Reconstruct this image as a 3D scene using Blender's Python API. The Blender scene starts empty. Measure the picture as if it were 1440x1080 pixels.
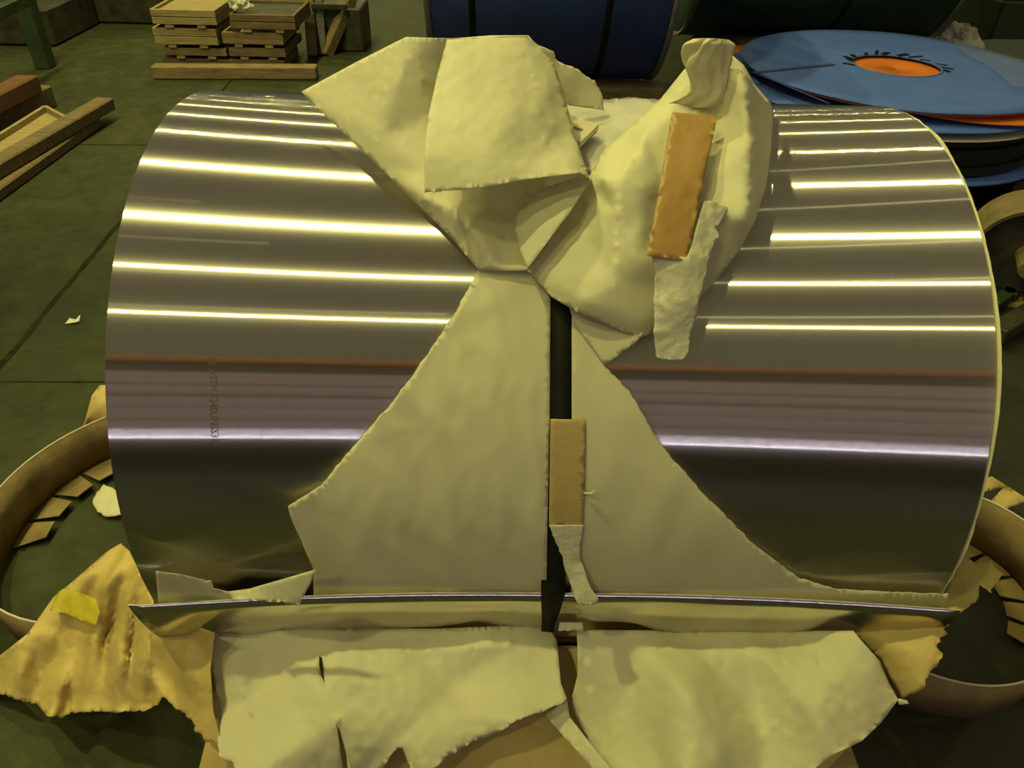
import bpy, bmesh, math, random
import numpy as np
from mathutils import Vector, Matrix, noise
from mathutils.geometry import delaunay_2d_cdt

random.seed(7)
scene = bpy.context.scene
COL = scene.collection

# ------------------------------------------------------------------ camera
F_PX, PITCH, CAM_H = 1075.0, math.radians(37.0), 1.60
ax_c = Vector((1.0, 0.019, 0.012)).normalized()            # world X seen in camera space (x right, y down, z forward)
up_c = Vector((0.0, -math.cos(PITCH), -math.sin(PITCH)))
up_c = (up_c - ax_c * up_c.dot(ax_c)).normalized()
fy_c = up_c.cross(ax_c)
CAM_M = Matrix((ax_c, fy_c, up_c))                         # camera space -> world
CAM_O = Vector((0, 0, CAM_H))
cam_data = bpy.data.cameras.new('camera')
cam_data.sensor_width = 36.0
cam_data.lens = 36.0 * F_PX / 1440.0
cam_data.clip_start = 0.02
cam = bpy.data.objects.new('camera', cam_data)
COL.objects.link(cam)
r_, d_, f_ = CAM_M @ Vector((1, 0, 0)), CAM_M @ Vector((0, 1, 0)), CAM_M @ Vector((0, 0, 1))
cam.matrix_world = Matrix(((r_.x, -d_.x, -f_.x, 0), (r_.y, -d_.y, -f_.y, 0), (r_.z, -d_.z, -f_.z, CAM_H), (0, 0, 0, 1)))
scene.camera = cam

# ------------------------------------------------------------------ world, lamps, exposure
world = bpy.data.worlds.new('hall_air')
scene.world = world
world.use_nodes = True
bg = world.node_tree.nodes['Background']
bg.inputs[0].default_value = (0.190, 0.166, 0.090, 1)
bg.inputs[1].default_value = 0.82
LAMP_Z = 7.0
LAMP_X = -2.7
LAMP_YS = [-3.35, -0.95, 1.3, 4.1, 6.9, 9.8, 13.0, 17.0, 22.0, 29.0]
for i, ly in enumerate(LAMP_YS):
    ld = bpy.data.lights.new('hall_lamp', 'AREA')
    ld.shape = 'DISK'
    pw = 0.40 if ly < 0 else (1.0 if ly < 5 else 0.55)      # both ends of the row turned down to darken front sheets and background
    ld.size = 0.21 * math.sqrt(pw)
    ld.energy = 195 * pw
    ld.color = (1.0, 0.93, 0.33)
    lo = bpy.data.objects.new('hall_lamp', ld)
    lo.location = (LAMP_X, ly, LAMP_Z)
    COL.objects.link(lo)
for lx, ly in ((8.5, -2.2), (8.5, 0.3), (8.5, 2.6), (8.5, 5.4), (8.5, 9.0)):     # the next, dimmer row of lamps
    ld = bpy.data.lights.new('side_lamp', 'AREA')
    ld.shape = 'DISK'
    ld.size = 0.09
    ld.energy = 9
    ld.color = (1.0, 0.93, 0.45)
    lo = bpy.data.objects.new('side_lamp', ld)
    lo.location = (lx, ly, 7.4)
    COL.objects.link(lo)
scene.view_settings.view_transform = 'Standard'
scene.view_settings.look = 'None'
scene.view_settings.exposure = 0.0
scene.view_settings.gamma = 1.0
scene.view_settings.use_curve_mapping = False
scene.cycles.use_denoising = True
scene.cycles.max_bounces = 8

# ------------------------------------------------------------------ pixel -> place helpers
COIL_R, COIL_W = 0.537, 1.25
COIL_C = CAM_O + CAM_M @ Vector((0.052, -0.027, 1.606))


def ray(px, py):
    return (CAM_M @ Vector(((px - 720) / F_PX, (py - 540) / F_PX, 1.0)))


def on_y(px, py, y):
    d = ray(px, py)
    return CAM_O + d * (y / d.y)


def on_z(px, py, z):
    d = ray(px, py)
    return CAM_O + d * ((z - CAM_H) / d.z)


def on_cyl(px, py, off=0.0, c=None, rad=None):
    c = COIL_C if c is None else c
    rr = (COIL_R if rad is None else rad) + off
    d = ray(px, py)
    a = d.y * d.y + d.z * d.z
    oy, oz = CAM_O.y - c.y, CAM_O.z - c.z
    b = d.y * oy + d.z * oz
    q = oy * oy + oz * oz - rr * rr
    disc = b * b - a * q
    t = (-b - math.sqrt(max(disc, 0.0))) / a
    return CAM_O + d * t


def place(mode, px, py, v):
    if mode == 'cyl':
        return on_cyl(px, py, v)
    if mode == 'y':
        return on_y(px, py, v)
    return on_z(px, py, v)


def coil_pt(theta, x, off=0.0):
    """theta in degrees, 90 = top, 180 = towards the camera"""
    t = math.radians(theta)
    return Vector((x, COIL_C.y + (COIL_R + off) * math.cos(t), COIL_C.z + (COIL_R + off) * math.sin(t)))


# ------------------------------------------------------------------ object helpers
def link(name, mesh, mat=None, parent=None):
    o = bpy.data.objects.new(name, mesh)
    COL.objects.link(o)
    if mat is not None and not mesh.materials:
        mesh.materials.append(mat)
    if parent is not None:
        o.parent = parent
        o.matrix_parent_inverse = parent.matrix_world.inverted() if False else Matrix.Translation(-parent.location)
    return o


def bm_obj(name, bm, mat, parent=None, smooth=False):
    me = bpy.data.meshes.new(name)
    bm.normal_update()
    bm.to_mesh(me)
    bm.free()
    if smooth:
        for p in me.polygons:
            p.use_smooth = True
    return link(name, me, mat, parent)


def tag(o, label, cat, group=None, kind=None):
    o['label'] = label
    o['category'] = cat
    if group:
        o['group'] = group
    if kind:
        o['kind'] = kind
    return o


def empty(name, loc, label, cat, group=None):
    o = bpy.data.objects.new(name, None)
    o.empty_display_size = 0.1
    o.location = loc
    COL.objects.link(o)
    return tag(o, label, cat, group)


def structure(o):
    o['kind'] = 'structure'
    return o


def add_box(bm, c, half, rot=None, bevel=0.0):
    """rot: 3x3 matrix whose columns are the box axes"""
    rot = rot or Matrix.Identity(3)
    m = Matrix.Translation(c) @ rot.to_4x4() @ Matrix.Diagonal((half[0] * 2, half[1] * 2, half[2] * 2, 1))
    r = bmesh.ops.create_cube(bm, size=1.0, matrix=m)
    if bevel > 0:
        es = list({e for v in r['verts'] for e in v.link_edges})
        bmesh.ops.bevel(bm, geom=es, offset=bevel, segments=1, affect='EDGES', profile=0.5)


def frame_between(p0, p1, up=Vector((0, 0, 1))):
    x = (p1 - p0).normalized()
    y = up.cross(x)
    if y.length < 1e-5:
        y = Vector((0, 1, 0)).cross(x)
    y.normalize()
    z = x.cross(y)
    return Matrix((x, y, z)).transposed()


def add_beam(bm, p0, p1, w, h, bevel=0.004, up=Vector((0, 0, 1))):
    p0, p1 = Vector(p0), Vector(p1)
    add_box(bm, (p0 + p1) / 2, ((p1 - p0).length / 2, w / 2, h / 2), frame_between(p0, p1, up), bevel)


def add_tube(bm, pts, rad, seg=10, close=True):
    rings = []
    n = len(pts)
    for i, p in enumerate(pts):
        p = Vector(p)
        d = (Vector(pts[min(i + 1, n - 1)]) - Vector(pts[max(i - 1, 0)])).normalized()
        u = d.cross(Vector((0, 0, 1)))
        if u.length < 1e-4:
            u = d.cross(Vector((0, 1, 0)))
        u.normalize()
        v = d.cross(u)
        r = rad[i] if isinstance(rad, (list, tuple)) else rad
        rings.append([bm.verts.new(p + (u * math.cos(a) + v * math.sin(a)) * r) for a in [2 * math.pi * k / seg for k in range(seg)]])
    for a, b in zip(rings, rings[1:]):
        for k in range(seg):
            bm.faces.new((a[k], a[(k + 1) % seg], b[(k + 1) % seg], b[k]))
    if close:
        bm.faces.new(rings[0][::-1])
        bm.faces.new(rings[-1])


def add_lathe_x(bm, cx, cy, cz, prof, seg=96):
    """prof: closed loop of (x offset, radius); axis along world X"""
    uv = bm.loops.layers.uv.new('UVMap')
    rings = []
    for k in range(seg):
        a = 2 * math.pi * k / seg
        rings.append([bm.verts.new((cx + x, cy + r * math.cos(a), cz + r * math.sin(a))) for x, r in prof])
    m = len(prof)
    for k in range(seg):
        A, B = rings[k], rings[(k + 1) % seg]
        for j in range(m):
            j2 = (j + 1) % m
            f = bm.faces.new((A[j], A[j2], B[j2], B[j]))
            f.smooth = True
            us = (k / seg, k / seg, (k + 1) / seg, (k + 1) / seg)
            vs = (j, j + 1, j + 1, j)
            for l, u_, v_ in zip(f.loops, us, vs):
                l[uv].uv = (u_, v_ / m)
    bmesh.ops.recalc_face_normals(bm, faces=bm.faces[:])


# ------------------------------------------------------------------ materials
def mat_new(name):
    m = bpy.data.materials.new(name)
    m.use_nodes = True
    nt = m.node_tree
    for n in list(nt.nodes):
        if n.type != 'OUTPUT_MATERIAL':
            nt.nodes.remove(n)
    return m, nt, nt.nodes['Material Output'] if 'Material Output' in nt.nodes else nt.nodes[0]


def N(nt, typ, **kw):
    n = nt.nodes.new(typ)
    for k, v in kw.items():
        setattr(n, k, v)
    return n


def tex_noise(nt, scale, detail=4, rough=0.55, stretch=None, obj=True):
    tc = N(nt, 'ShaderNodeTexCoord')
    nz = N(nt, 'ShaderNodeTexNoise')
    nz.inputs['Scale'].default_value = scale
    nz.inputs['Detail'].default_value = detail
    nz.inputs['Roughness'].default_value = rough
    src = tc.outputs['Object']
    if stretch:
        mp = N(nt, 'ShaderNodeMapping')
        mp.inputs['Scale'].default_value = stretch
        nt.links.new(src, mp.inputs['Vector'])
        src = mp.outputs['Vector']
    nt.links.new(src, nz.inputs['Vector'])
    return nz


def ramp(nt, fac, stops):
    r = N(nt, 'ShaderNodeValToRGB')
    el = r.color_ramp.elements
    while len(el) < len(stops):
        el.new(0.5)
    for e, (p, c) in zip(el, stops):
        e.position = p
        e.color = (c[0], c[1], c[2], 1)
    nt.links.new(fac, r.inputs[0])
    return r


def mat_noise(name, c0, c1, scale=8, rough=0.7, metallic=0.0, bump=0.1, stretch=None, bscale=None, lo=0.3, hi=0.7, spec=0.4, coat=0.0, trans=0.0):
    m, nt, out = mat_new(name)
    p = N(nt, 'ShaderNodeBsdfPrincipled')
    nz = tex_noise(nt, scale, stretch=stretch)
    rp = ramp(nt, nz.outputs['Fac'], [(lo, c0), (hi, c1)])
    nt.links.new(rp.outputs[0], p.inputs['Base Color'])
    p.inputs['Roughness'].default_value = rough
    p.inputs['Metallic'].default_value = metallic
    p.inputs['Specular IOR Level'].default_value = spec
    p.inputs['Coat Weight'].default_value = coat
    if bump:
        b = N(nt, 'ShaderNodeBump')
        b.inputs['Strength'].default_value = bump
        b.inputs['Distance'].default_value = 0.01
        nz2 = tex_noise(nt, bscale or scale * 4, stretch=stretch)
        nt.links.new(nz2.outputs['Fac'], b.inputs['Height'])
        nt.links.new(b.outputs[0], p.inputs['Normal'])
    if trans > 0:
        tl = N(nt, 'ShaderNodeBsdfTranslucent')
        nt.links.new(rp.outputs[0], tl.inputs['Color'])
        mx = N(nt, 'ShaderNodeMixShader')
        mx.inputs[0].default_value = trans
        nt.links.new(p.outputs[0], mx.inputs[1])
        nt.links.new(tl.outputs[0], mx.inputs[2])
        nt.links.new(mx.outputs[0], out.inputs[0])
    else:
        nt.links.new(p.outputs[0], out.inputs[0])
    return m


def mat_steel(name, color, lobes):
    """rolled finish: lobes of (roughness, anisotropy, weight), stretched across the rolling direction"""
    m, nt, out = mat_new(name)
    tg = N(nt, 'ShaderNodeTangent')
    tg.direction_type = 'UV_MAP'
    tg.uv_map = 'UVMap'
    # faint lengthwise mill lines and smudges
    nz = tex_noise(nt, 3.0, detail=6, stretch=(40, 1.2, 1.2))
    rp = ramp(nt, nz.outputs['Fac'], [(0.25, [c * 0.93 for c in color]), (0.75, color)])
    prev = None
    for r, an, w in lobes:
        g = N(nt, 'ShaderNodeBsdfAnisotropic')
        g.distribution = 'GGX'
        g.inputs['Roughness'].default_value = r
        g.inputs['Anisotropy'].default_value = an
        nt.links.new(tg.outputs[0], g.inputs['Tangent'])
        nt.links.new(rp.outputs[0], g.inputs['Color'])
        if prev is None:
            prev = g.outputs[0]
        else:
            mx = N(nt, 'ShaderNodeMixShader')
            mx.inputs[0].default_value = w
            nt.links.new(prev, mx.inputs[1])
            nt.links.new(g.outputs[0], mx.inputs[2])
            prev = mx.outputs[0]
    nt.links.new(prev, out.inputs[0])
    return m


def mat_film(name, tint, rough, alpha):
    """thin clear or milky plastic film"""
    m, nt, out = mat_new(name)
    p = N(nt, 'ShaderNodeBsdfPrincipled')
    nz = tex_noise(nt, 30)
    rp = ramp(nt, nz.outputs['Fac'], [(0.3, [c * 0.9 for c in tint]), (0.7, tint)])
    nt.links.new(rp.outputs[0], p.inputs['Base Color'])
    p.inputs['Roughness'].default_value = rough
    p.inputs['Specular IOR Level'].default_value = 0.6
    t = N(nt, 'ShaderNodeBsdfTransparent')
    mx = N(nt, 'ShaderNodeMixShader')
    mx.inputs[0].default_value = alpha
    nt.links.new(t.outputs[0], mx.inputs[1])
    nt.links.new(p.outputs[0], mx.inputs[2])
    nt.links.new(mx.outputs[0], out.inputs[0])
    return m


def mat_emit(name, color, strength):
    m, nt, out = mat_new(name)
    e = N(nt, 'ShaderNodeEmission')
    nz = tex_noise(nt, 0.6)
    rp = ramp(nt, nz.outputs['Fac'], [(0.3, [c * 0.85 for c in color]), (0.7, color)])
    nt.links.new(rp.outputs[0], e.inputs[0])
    e.inputs[1].default_value = strength
    nt.links.new(e.outputs[0], out.inputs[0])
    return m


M = {}
M['steel'] = mat_steel('bright_rolled_steel', (0.84, 0.80, 0.755), [(0.23, 0.935, 1.0), (0.33, 0.80, 0.22)])
M['steel_edge'] = mat_noise('steel_coil_edge', (0.30, 0.29, 0.25), (0.52, 0.50, 0.44), 60, 0.35, 1.0, 0.3)
M['paper'] = mat_noise('white_wrapping_paper', (0.69, 0.665, 0.43), (0.75, 0.725, 0.48), 9, 0.6, 0, 0.06, bscale=60, trans=0.18)
M['tissue'] = mat_noise('torn_tissue_paper', (0.66, 0.64, 0.46), (0.72, 0.70, 0.50), 30, 0.65, 0, 0.25, bscale=90, trans=0.2)
M['kraft'] = mat_noise('yellow_kraft_paper', (0.55, 0.42, 0.14), (0.68, 0.53, 0.20), 7, 0.5, 0, 0.12, bscale=70, trans=0.15)
M['tape'] = mat_noise('brown_paper_tape', (0.33, 0.195, 0.055), (0.38, 0.23, 0.07), 25, 0.45, 0, 0.08, bscale=150)
M['tape_light'] = mat_noise('tan_paper_tape', (0.45, 0.33, 0.12), (0.50, 0.37, 0.14), 25, 0.5, 0, 0.08, bscale=150)
M['strap'] = mat_noise('black_steel_strap', (0.008, 0.009, 0.006), (0.013, 0.015, 0.010), 40, 0.6, 0, 0.05, spec=0.15)
M['ink'] = mat_noise('grey_stencil_ink', (0.07, 0.06, 0.06), (0.12, 0.10, 0.10), 60, 0.6, 0, 0)
M['film_milky'] = mat_film('milky_plastic_film', (0.78, 0.77, 0.66), 0.12, 0.75)
M['film_clear'] = mat_film('clear_plastic_film', (0.40, 0.42, 0.48), 0.06, 0.10)
M['film_yellow'] = mat_film('yellow_plastic_film', (0.62, 0.52, 0.04), 0.2, 0.6)
M['card'] = mat_noise('pale_card', (0.55, 0.50, 0.36), (0.62, 0.57, 0.42), 30, 0.7, 0, 0.05)
M['dark'] = mat_noise('dark_slot', (0.05, 0.045, 0.02), (0.07, 0.06, 0.03), 30, 0.8, 0, 0.05)
M['wood'] = mat_noise('pale_rough_timber', (0.17, 0.12, 0.055), (0.32, 0.235, 0.11), 7, 0.75, 0, 0.5, stretch=(1, 7, 7))
M['wood_pale'] = mat_noise('fresh_cut_board', (0.27, 0.21, 0.09), (0.42, 0.33, 0.15), 7, 0.75, 0, 0.4, stretch=(1, 7, 7))
M['wood_dark'] = mat_noise('weathered_grey_timber', (0.12, 0.085, 0.04), (0.22, 0.16, 0.08), 7, 0.8, 0, 0.5, stretch=(1, 7, 7))
M['wood_red'] = mat_noise('reddish_stained_timber', (0.11, 0.045, 0.016), (0.19, 0.085, 0.03), 8, 0.75, 0, 0.5, stretch=(1, 6, 6))
M['protector'] = mat_noise('brown_fibre_ring', (0.15, 0.105, 0.04), (0.30, 0.22, 0.10), 11, 0.7, 0, 0.2)
M['blue_wrap'] = mat_noise('dark_blue_wrap', (0.030, 0.055, 0.19), (0.04, 0.07, 0.23), 5, 0.5, 0, 0.15)
M['green_wrap'] = mat_noise('dark_green_wrap', (0.012, 0.05, 0.032), (0.02, 0.065, 0.042), 5, 0.5, 0, 0.15)
M['rim_grey'] = mat_noise('grey_rim', (0.14, 0.14, 0.12), (0.24, 0.23, 0.20), 20, 0.6, 0.2, 0.1)
M['blue_board'] = mat_noise('blue_fibre_board', (0.075, 0.155, 0.56), (0.095, 0.185, 0.64), 6, 0.7, 0, 0.12)
M['orange'] = mat_noise('orange_sheet', (0.66, 0.16, 0.018), (0.78, 0.21, 0.025), 9, 0.7, 0, 0.1)
M['green_paint'] = mat_noise('worn_green_paint', (0.018, 0.04, 0.012), (0.045, 0.065, 0.02), 9, 0.55, 0, 0.2)
M['iron'] = mat_noise('oily_dark_iron', (0.025, 0.025, 0.018), (0.07, 0.065, 0.04), 9, 0.55, 0.2, 0.3)
M['rust'] = mat_noise('dusty_rusted_steel', (0.16, 0.12, 0.055), (0.27, 0.21, 0.10), 14, 0.6, 0.1, 0.3)
M['crane'] = mat_noise('orange_crane_paint', (0.62, 0.17, 0.03), (0.70, 0.20, 0.04), 3, 0.6, 0, 0.1)
M['wall'] = mat_noise('dull_hall_wall', (0.14, 0.12, 0.10), (0.18, 0.15, 0.13), 2, 0.9, 0, 0.1)


def mat_floor():
    m, nt, out = mat_new('green_grey_concrete')
    p = N(nt, 'ShaderNodeBsdfPrincipled')
    big = tex_noise(nt, 0.55, 5)
    small = tex_noise(nt, 9, 8, 0.7)
    r1 = ramp(nt, big.outputs['Fac'], [(0.3, (0.022, 0.030, 0.014)), (0.68, (0.062, 0.069, 0.030))])
    r2 = ramp(nt, small.outputs['Fac'], [(0.32, (0.55, 0.55, 0.5)), (0.62, (1.05, 1.05, 1.0))])
    mx = N(nt, 'ShaderNodeMix', data_type='RGBA', blend_type='MULTIPLY')
    mx.inputs[0].default_value = 1.0
    nt.links.new(r1.outputs[0], mx.inputs[6])
    nt.links.new(r2.outputs[0], mx.inputs[7])
    nt.links.new(mx.outputs[2], p.inputs['Base Color'])
    p.inputs['Specular IOR Level'].default_value = 0.15
    rr = ramp(nt, big.outputs['Fac'], [(0.3, (0.45, 0.45, 0.45)), (0.7, (0.7, 0.7, 0.7))])
    nt.links.new(rr.outputs[0], p.inputs['Roughness'])
    b = N(nt, 'ShaderNodeBump')
    b.inputs['Strength'].default_value = 0.25
    b.inputs['Distance'].default_value = 0.01
    fine = tex_noise(nt, 45, 6, 0.7)
    nt.links.new(fine.outputs['Fac'], b.inputs['Height'])
    nt.links.new(b.outputs[0], p.inputs['Normal'])
    nt.links.new(p.outputs[0], out.inputs[0])
    return m


M['floor'] = mat_floor()
M['joint'] = mat_noise('dirt_filled_joint', (0.012, 0.012, 0.007), (0.03, 0.03, 0.017), 25, 0.95, 0, 0.4, spec=0.03)


# ------------------------------------------------------------------ draped sheets
def pt_in_poly(x, y, poly):
    ins = False
    n = len(poly)
    j = n - 1
    for i in range(n):
        xi, yi, xj, yj = poly[i][0], poly[i][1], poly[j][0], poly[j][1]
        if (yi > y) != (yj > y) and x < (xj - xi) * (y - yi) / (yj - yi) + xi:
            ins = not ins
        j = i
    return ins


def fold_set(seed, n=6, freq=9.0, dirs=None):
    rg = random.Random(seed)
    out = []
    for k in range(n):
        if dirs:
            b = Vector(dirs[k % len(dirs)])
            d = (b + Vector((rg.uniform(-.3, .3), rg.uniform(-.3, .3), rg.uniform(-.3, .3)))).normalized()
        else:
            d = Vector((rg.uniform(-1, 1), rg.uniform(-1, 1), rg.uniform(-1, 1))).normalized()
        out.append((d, freq * rg.uniform(0.5, 1.7), rg.uniform(0, 9), rg.uniform(0, 50)))
    return out


def fold_noise(p, folds):
    h = 0.0
    for d, f, ph, sd in folds:
        x = p.dot(d) * f + ph + 0.7 * noise.noise(p * 3.0 + Vector((sd, 0, 0)))
        tri = abs((x % 2.0) - 1.0) * 2 - 1
        m = max(0.0, min(1.0, 0.5 + 1.3 * noise.noise(p * 5.0 + Vector((0, sd, 0)))))
        h += tri * m * 9.0 / f
    return h / max(1, len(folds)) * 5.5


def sheet_patch(bm, mode, outline, controls=(), step=9, torn=0.0, wr=0.003, wscale=9.0, smooth=5, holes=(), creases=(), ridge=0.0, seed=0.0, wdir=None, crump=0.0, cfreq=9.0, cdirs=None):
    """outline / controls: (px, py, v) with v the place parameter; the sheet is built in 3D at those places"""
    co = [(p[0], p[1]) for p in outline] + [(p[0], p[1]) for p in controls]
    vals = [p[2] for p in outline] + [p[2] for p in controls]
    n = len(outline)
    edges = [(i, (i + 1) % n) for i in range(n)] + [(n + a, n + b) for a, b in creases]
    cv, ce, cf, ov, oe, of = delaunay_2d_cdt([Vector(c) for c in co], edges, [], 1, 1e-4)
    cval = []
    for k, src in enumerate(ov):
        if src:
            cval.append(vals[src[0]])
        else:
            d = [(abs(c[0] - cv[k].x) + abs(c[1] - cv[k].y) + 1e-3, v) for c, v in zip(co, vals)]
            cval.append(sum(v / q ** 2 for q, v in d) / sum(1 / q ** 2 for q, v in d))
    T = [(np.array([[cv[i].x, cv[i].y] for i in f]), [cval[i] for i in f]) for f in cf]
    A = np.array([t[0][0] for t in T]); B = np.array([t[0][1] for t in T]); C = np.array([t[0][2] for t in T])
    VV = np.array([t[1] for t in T])
    den = (B[:, 1] - C[:, 1]) * (A[:, 0] - C[:, 0]) + (C[:, 0] - B[:, 0]) * (A[:, 1] - C[:, 1])
    den[np.abs(den) < 1e-9] = 1e-9

    def val(x, y):
        w0 = ((B[:, 1] - C[:, 1]) * (x - C[:, 0]) + (C[:, 0] - B[:, 0]) * (y - C[:, 1])) / den
        w1 = ((C[:, 1] - A[:, 1]) * (x - C[:, 0]) + (A[:, 0] - C[:, 0]) * (y - C[:, 1])) / den
        w2 = 1 - w0 - w1
        k = int(np.argmax(np.minimum(np.minimum(w0, w1), w2)))
        w = np.clip(np.array([w0[k], w1[k], w2[k]]), 0, 1)
        w /= w.sum()
        return float(w @ VV[k])
    # dense outline
    rng = random.Random(int(seed * 100) + 5)
    dense = []
    for i in range(n):
        a, b = outline[i], outline[(i + 1) % n]
        L = math.hypot(b[0] - a[0], b[1] - a[1])
        t_amp = a[3] if len(a) > 3 else torn
        st = min(step, 4) if t_amp > 0 else step
        m = max(1, int(L / st))
        nx, ny = -(b[1] - a[1]) / max(L, 1e-6), (b[0] - a[0]) / max(L, 1e-6)
        for k in range(m):
            t = k / m
            j = 0 if k == 0 else t_amp * (noise.noise(Vector((a[0] + L * t * 0.11 + seed, b[1], 1.3))) * 1.2 + rng.uniform(-0.5, 0.5))
            dense.append((a[0] + (b[0] - a[0]) * t + nx * j, a[1] + (b[1] - a[1]) * t + ny * j))
    nb = len(dense)
    pts = list(dense)
    ed = [(i, (i + 1) % nb) for i in range(nb)]
    for h in holes:
        s = len(pts)
        pts += [(q[0], q[1]) for q in h]
        ed += [(s + i, s + (i + 1) % len(h)) for i in range(len(h))]
    for a, b in creases:
        ca, cb = controls[a], controls[b]
        m = max(1, int(math.hypot(cb[0] - ca[0], cb[1] - ca[1]) / step))
        for k in range(m + 1):
            pts.append((ca[0] + (cb[0] - ca[0]) * k / m, ca[1] + (cb[1] - ca[1]) * k / m))
    xs = [p[0] for p in dense]; ys = [p[1] for p in dense]
    y = min(ys) + step * 0.5
    row = 0
    while y < max(ys):
        x = min(xs) + (step * 0.5 if row % 2 else 0)
        while x < max(xs):
            jx, jy = x + rng.uniform(-.2, .2) * step, y + rng.uniform(-.2, .2) * step
            if pt_in_poly(jx, jy, dense):
                pts.append((jx, jy))
            x += step
        y += step * 0.87
        row += 1
    dv, de, df, o1, o2, o3 = delaunay_2d_cdt([Vector(p) for p in pts], ed, [], 1, 1e-4)
    dval = np.array([val(v.x, v.y) for v in dv])
    faces = [f for f in df if not any(pt_in_poly(sum(dv[i].x for i in f) / 3, sum(dv[i].y for i in f) / 3, h) for h in holes)]
    # round the folds a little
    nbr = [[] for _ in dv]
    for a, b in de:
        nbr[a].append(b); nbr[b].append(a)
    bnd = np.zeros(len(dv), bool)
    for k, src in enumerate(o1):
        if src and min(src) < nb:
            bnd[k] = True
    for _ in range(smooth):
        nv = dval.copy()
        for k in range(len(dv)):
            if nbr[k] and not bnd[k]:
                nv[k] = 0.5 * dval[k] + 0.5 * np.mean(dval[nbr[k]])
        dval = nv
    FS = fold_set(int(seed * 10) + 3, 6, cfreq, cdirs) if crump else None
    vs = []
    for k in range(len(dv)):
        p = place(mode, dv[k].x, dv[k].y, float(dval[k]))
        d = (CAM_O - p).normalized()
        q = p * wscale + Vector((seed * 3.1, seed, 0))
        if wdir:
            q = Vector((q.x * wdir[0], q.y * wdir[1], q.z * wdir[2]))
        w = noise.noise(q) * 0.6 + noise.noise(q * 2.3) * 0.4
        r = 0.0
        if ridge:
            r = ridge * (max(0.0, 1 - abs(noise.noise(q * 0.9 + Vector((5, 2, 9)))) * 3.0) ** 2 + 0.6 * max(0.0, 1 - abs(noise.noise(q * 2.1 + Vector((1, 7, 3)))) * 3.0) ** 2)
        if crump:
            r += crump * fold_noise(p, FS)
        vs.append(bm.verts.new(p + d * (w * wr + r)))
    for f in faces:
        try:
            bf = bm.faces.new([vs[i] for i in f])
            bf.smooth = True
        except ValueError:
            pass
    for v in vs:
        if v.is_valid and not v.link_faces:
            bm.verts.remove(v)


def sheet(name, mat, patches, thick=0.0007, parent=None):
    bm = bmesh.new()
    for p in patches:
        sheet_patch(bm, **p)
    bmesh.ops.recalc_face_normals(bm, faces=bm.faces[:])
    o = bm_obj(name, bm, mat, parent)
    s = o.modifiers.new('thickness', 'SOLIDIFY')
    s.thickness = thick
    s.offset = 0
    return o


# ================================================================== STRUCTURE
# floor slab with joints cut between pours
bm = bmesh.new()
add_box(bm, Vector((0, 6, -0.1)), (16, 22, 0.1))
floor = structure(bm_obj('floor', bm, M['floor']))


def joint(pts, w):
    b = bmesh.new()
    prev = None
    dense = []
    for a, c in zip(pts, pts[1:]):
        for k in range(24):
            dense.append(a.lerp(c, k / 24))
    dense.append(pts[-1])
    for i, p in enumerate(dense):
        d = (dense[min(i + 1, len(dense) - 1)] - dense[max(i - 1, 0)]).normalized()
        nn = Vector((-d.y, d.x, 0))
        ww = w * (0.6 + 0.8 * abs(noise.noise(p * 6)))
        off = nn * noise.noise(p * 4) * w * 0.8
        cur = (b.verts.new(p + off + nn * ww + Vector((0, 0, 0.0012))), b.verts.new(p + off - nn * ww + Vector((0, 0, 0.0012))))
        if prev:
            b.faces.new((prev[0], prev[1], cur[1], cur[0]))
        prev = cur
    bmesh.ops.recalc_face_normals(b, faces=b.faces[:])
    return bm_obj('joint', b, M['joint'], floor)


joint([on_z(-200, 536, 0), on_z(0, 537, 0), on_z(300, 538, 0)], 0.0045)
joint([on_z(-300, 205, 0), on_z(60, 203, 0), on_z(260, 205, 0)], 0.006)
joint([on_z(330, 106, 0), on_z(165, 317, 0), on_z(0, 516, 0), on_z(-120, 660, 0)], 0.014)
joint([on_z(150, 600, 0), on_z(116, 642, 0), on_z(33, 775, 0)], 0.006)

# dark patch painting the shade onto the slab right of the coil
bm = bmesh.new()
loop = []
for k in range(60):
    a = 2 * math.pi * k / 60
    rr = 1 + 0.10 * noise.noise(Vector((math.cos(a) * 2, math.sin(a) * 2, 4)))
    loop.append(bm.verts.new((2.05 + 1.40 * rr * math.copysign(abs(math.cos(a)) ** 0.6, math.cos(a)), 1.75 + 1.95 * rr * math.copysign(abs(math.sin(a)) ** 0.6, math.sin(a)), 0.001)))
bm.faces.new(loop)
M['floor_shade'] = mat_noise('shaded_concrete', (0.014, 0.016, 0.009), (0.034, 0.036, 0.02), 5, 0.6, 0, 0.3)
bm_obj('shade_patch', bm, M['floor_shade'], floor)

# the wall behind the photographer, mirrored in the steel: masonry below, added glowing panel above
bm = bmesh.new()
add_box(bm, Vector((0, -15.2, 1.25)), (16, 0.15, 1.25))
add_box(bm, Vector((0, -15.2, 12.5)), (16, 0.15, 1.0))
structure(bm_obj('wall_back', bm, M['wall']))
M['panel_glow'] = mat_emit('added_lavender_glow', (0.30, 0.215, 0.18), 0.92)  # emission stands in for the lavender brightness of the daylit wall
M['daylight'] = mat_emit('clear_daylit_pane', (0.90, 0.84, 1.0), 15.0)
bm = bmesh.new()
add_box(bm, Vector((0, -15.2, 7.7)), (16, 0.03, 3.8))
glow_panel = structure(bm_obj('added_glow_panel', bm, M['panel_glow']))
for zz, hh in ((4.6, 0.10), (5.5, 0.22), (6.9, 0.12), (8.3, 0.30), (9.7, 0.14)):  # unseen bars added to band the panel's reflection in the steel
    bm = bmesh.new()
    add_box(bm, Vector((0, -15.12, zz)), (16, 0.04, hh / 2))
    bm_obj('added_band_bar', bm, M['wall'], glow_panel)
bm = bmesh.new()
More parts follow.
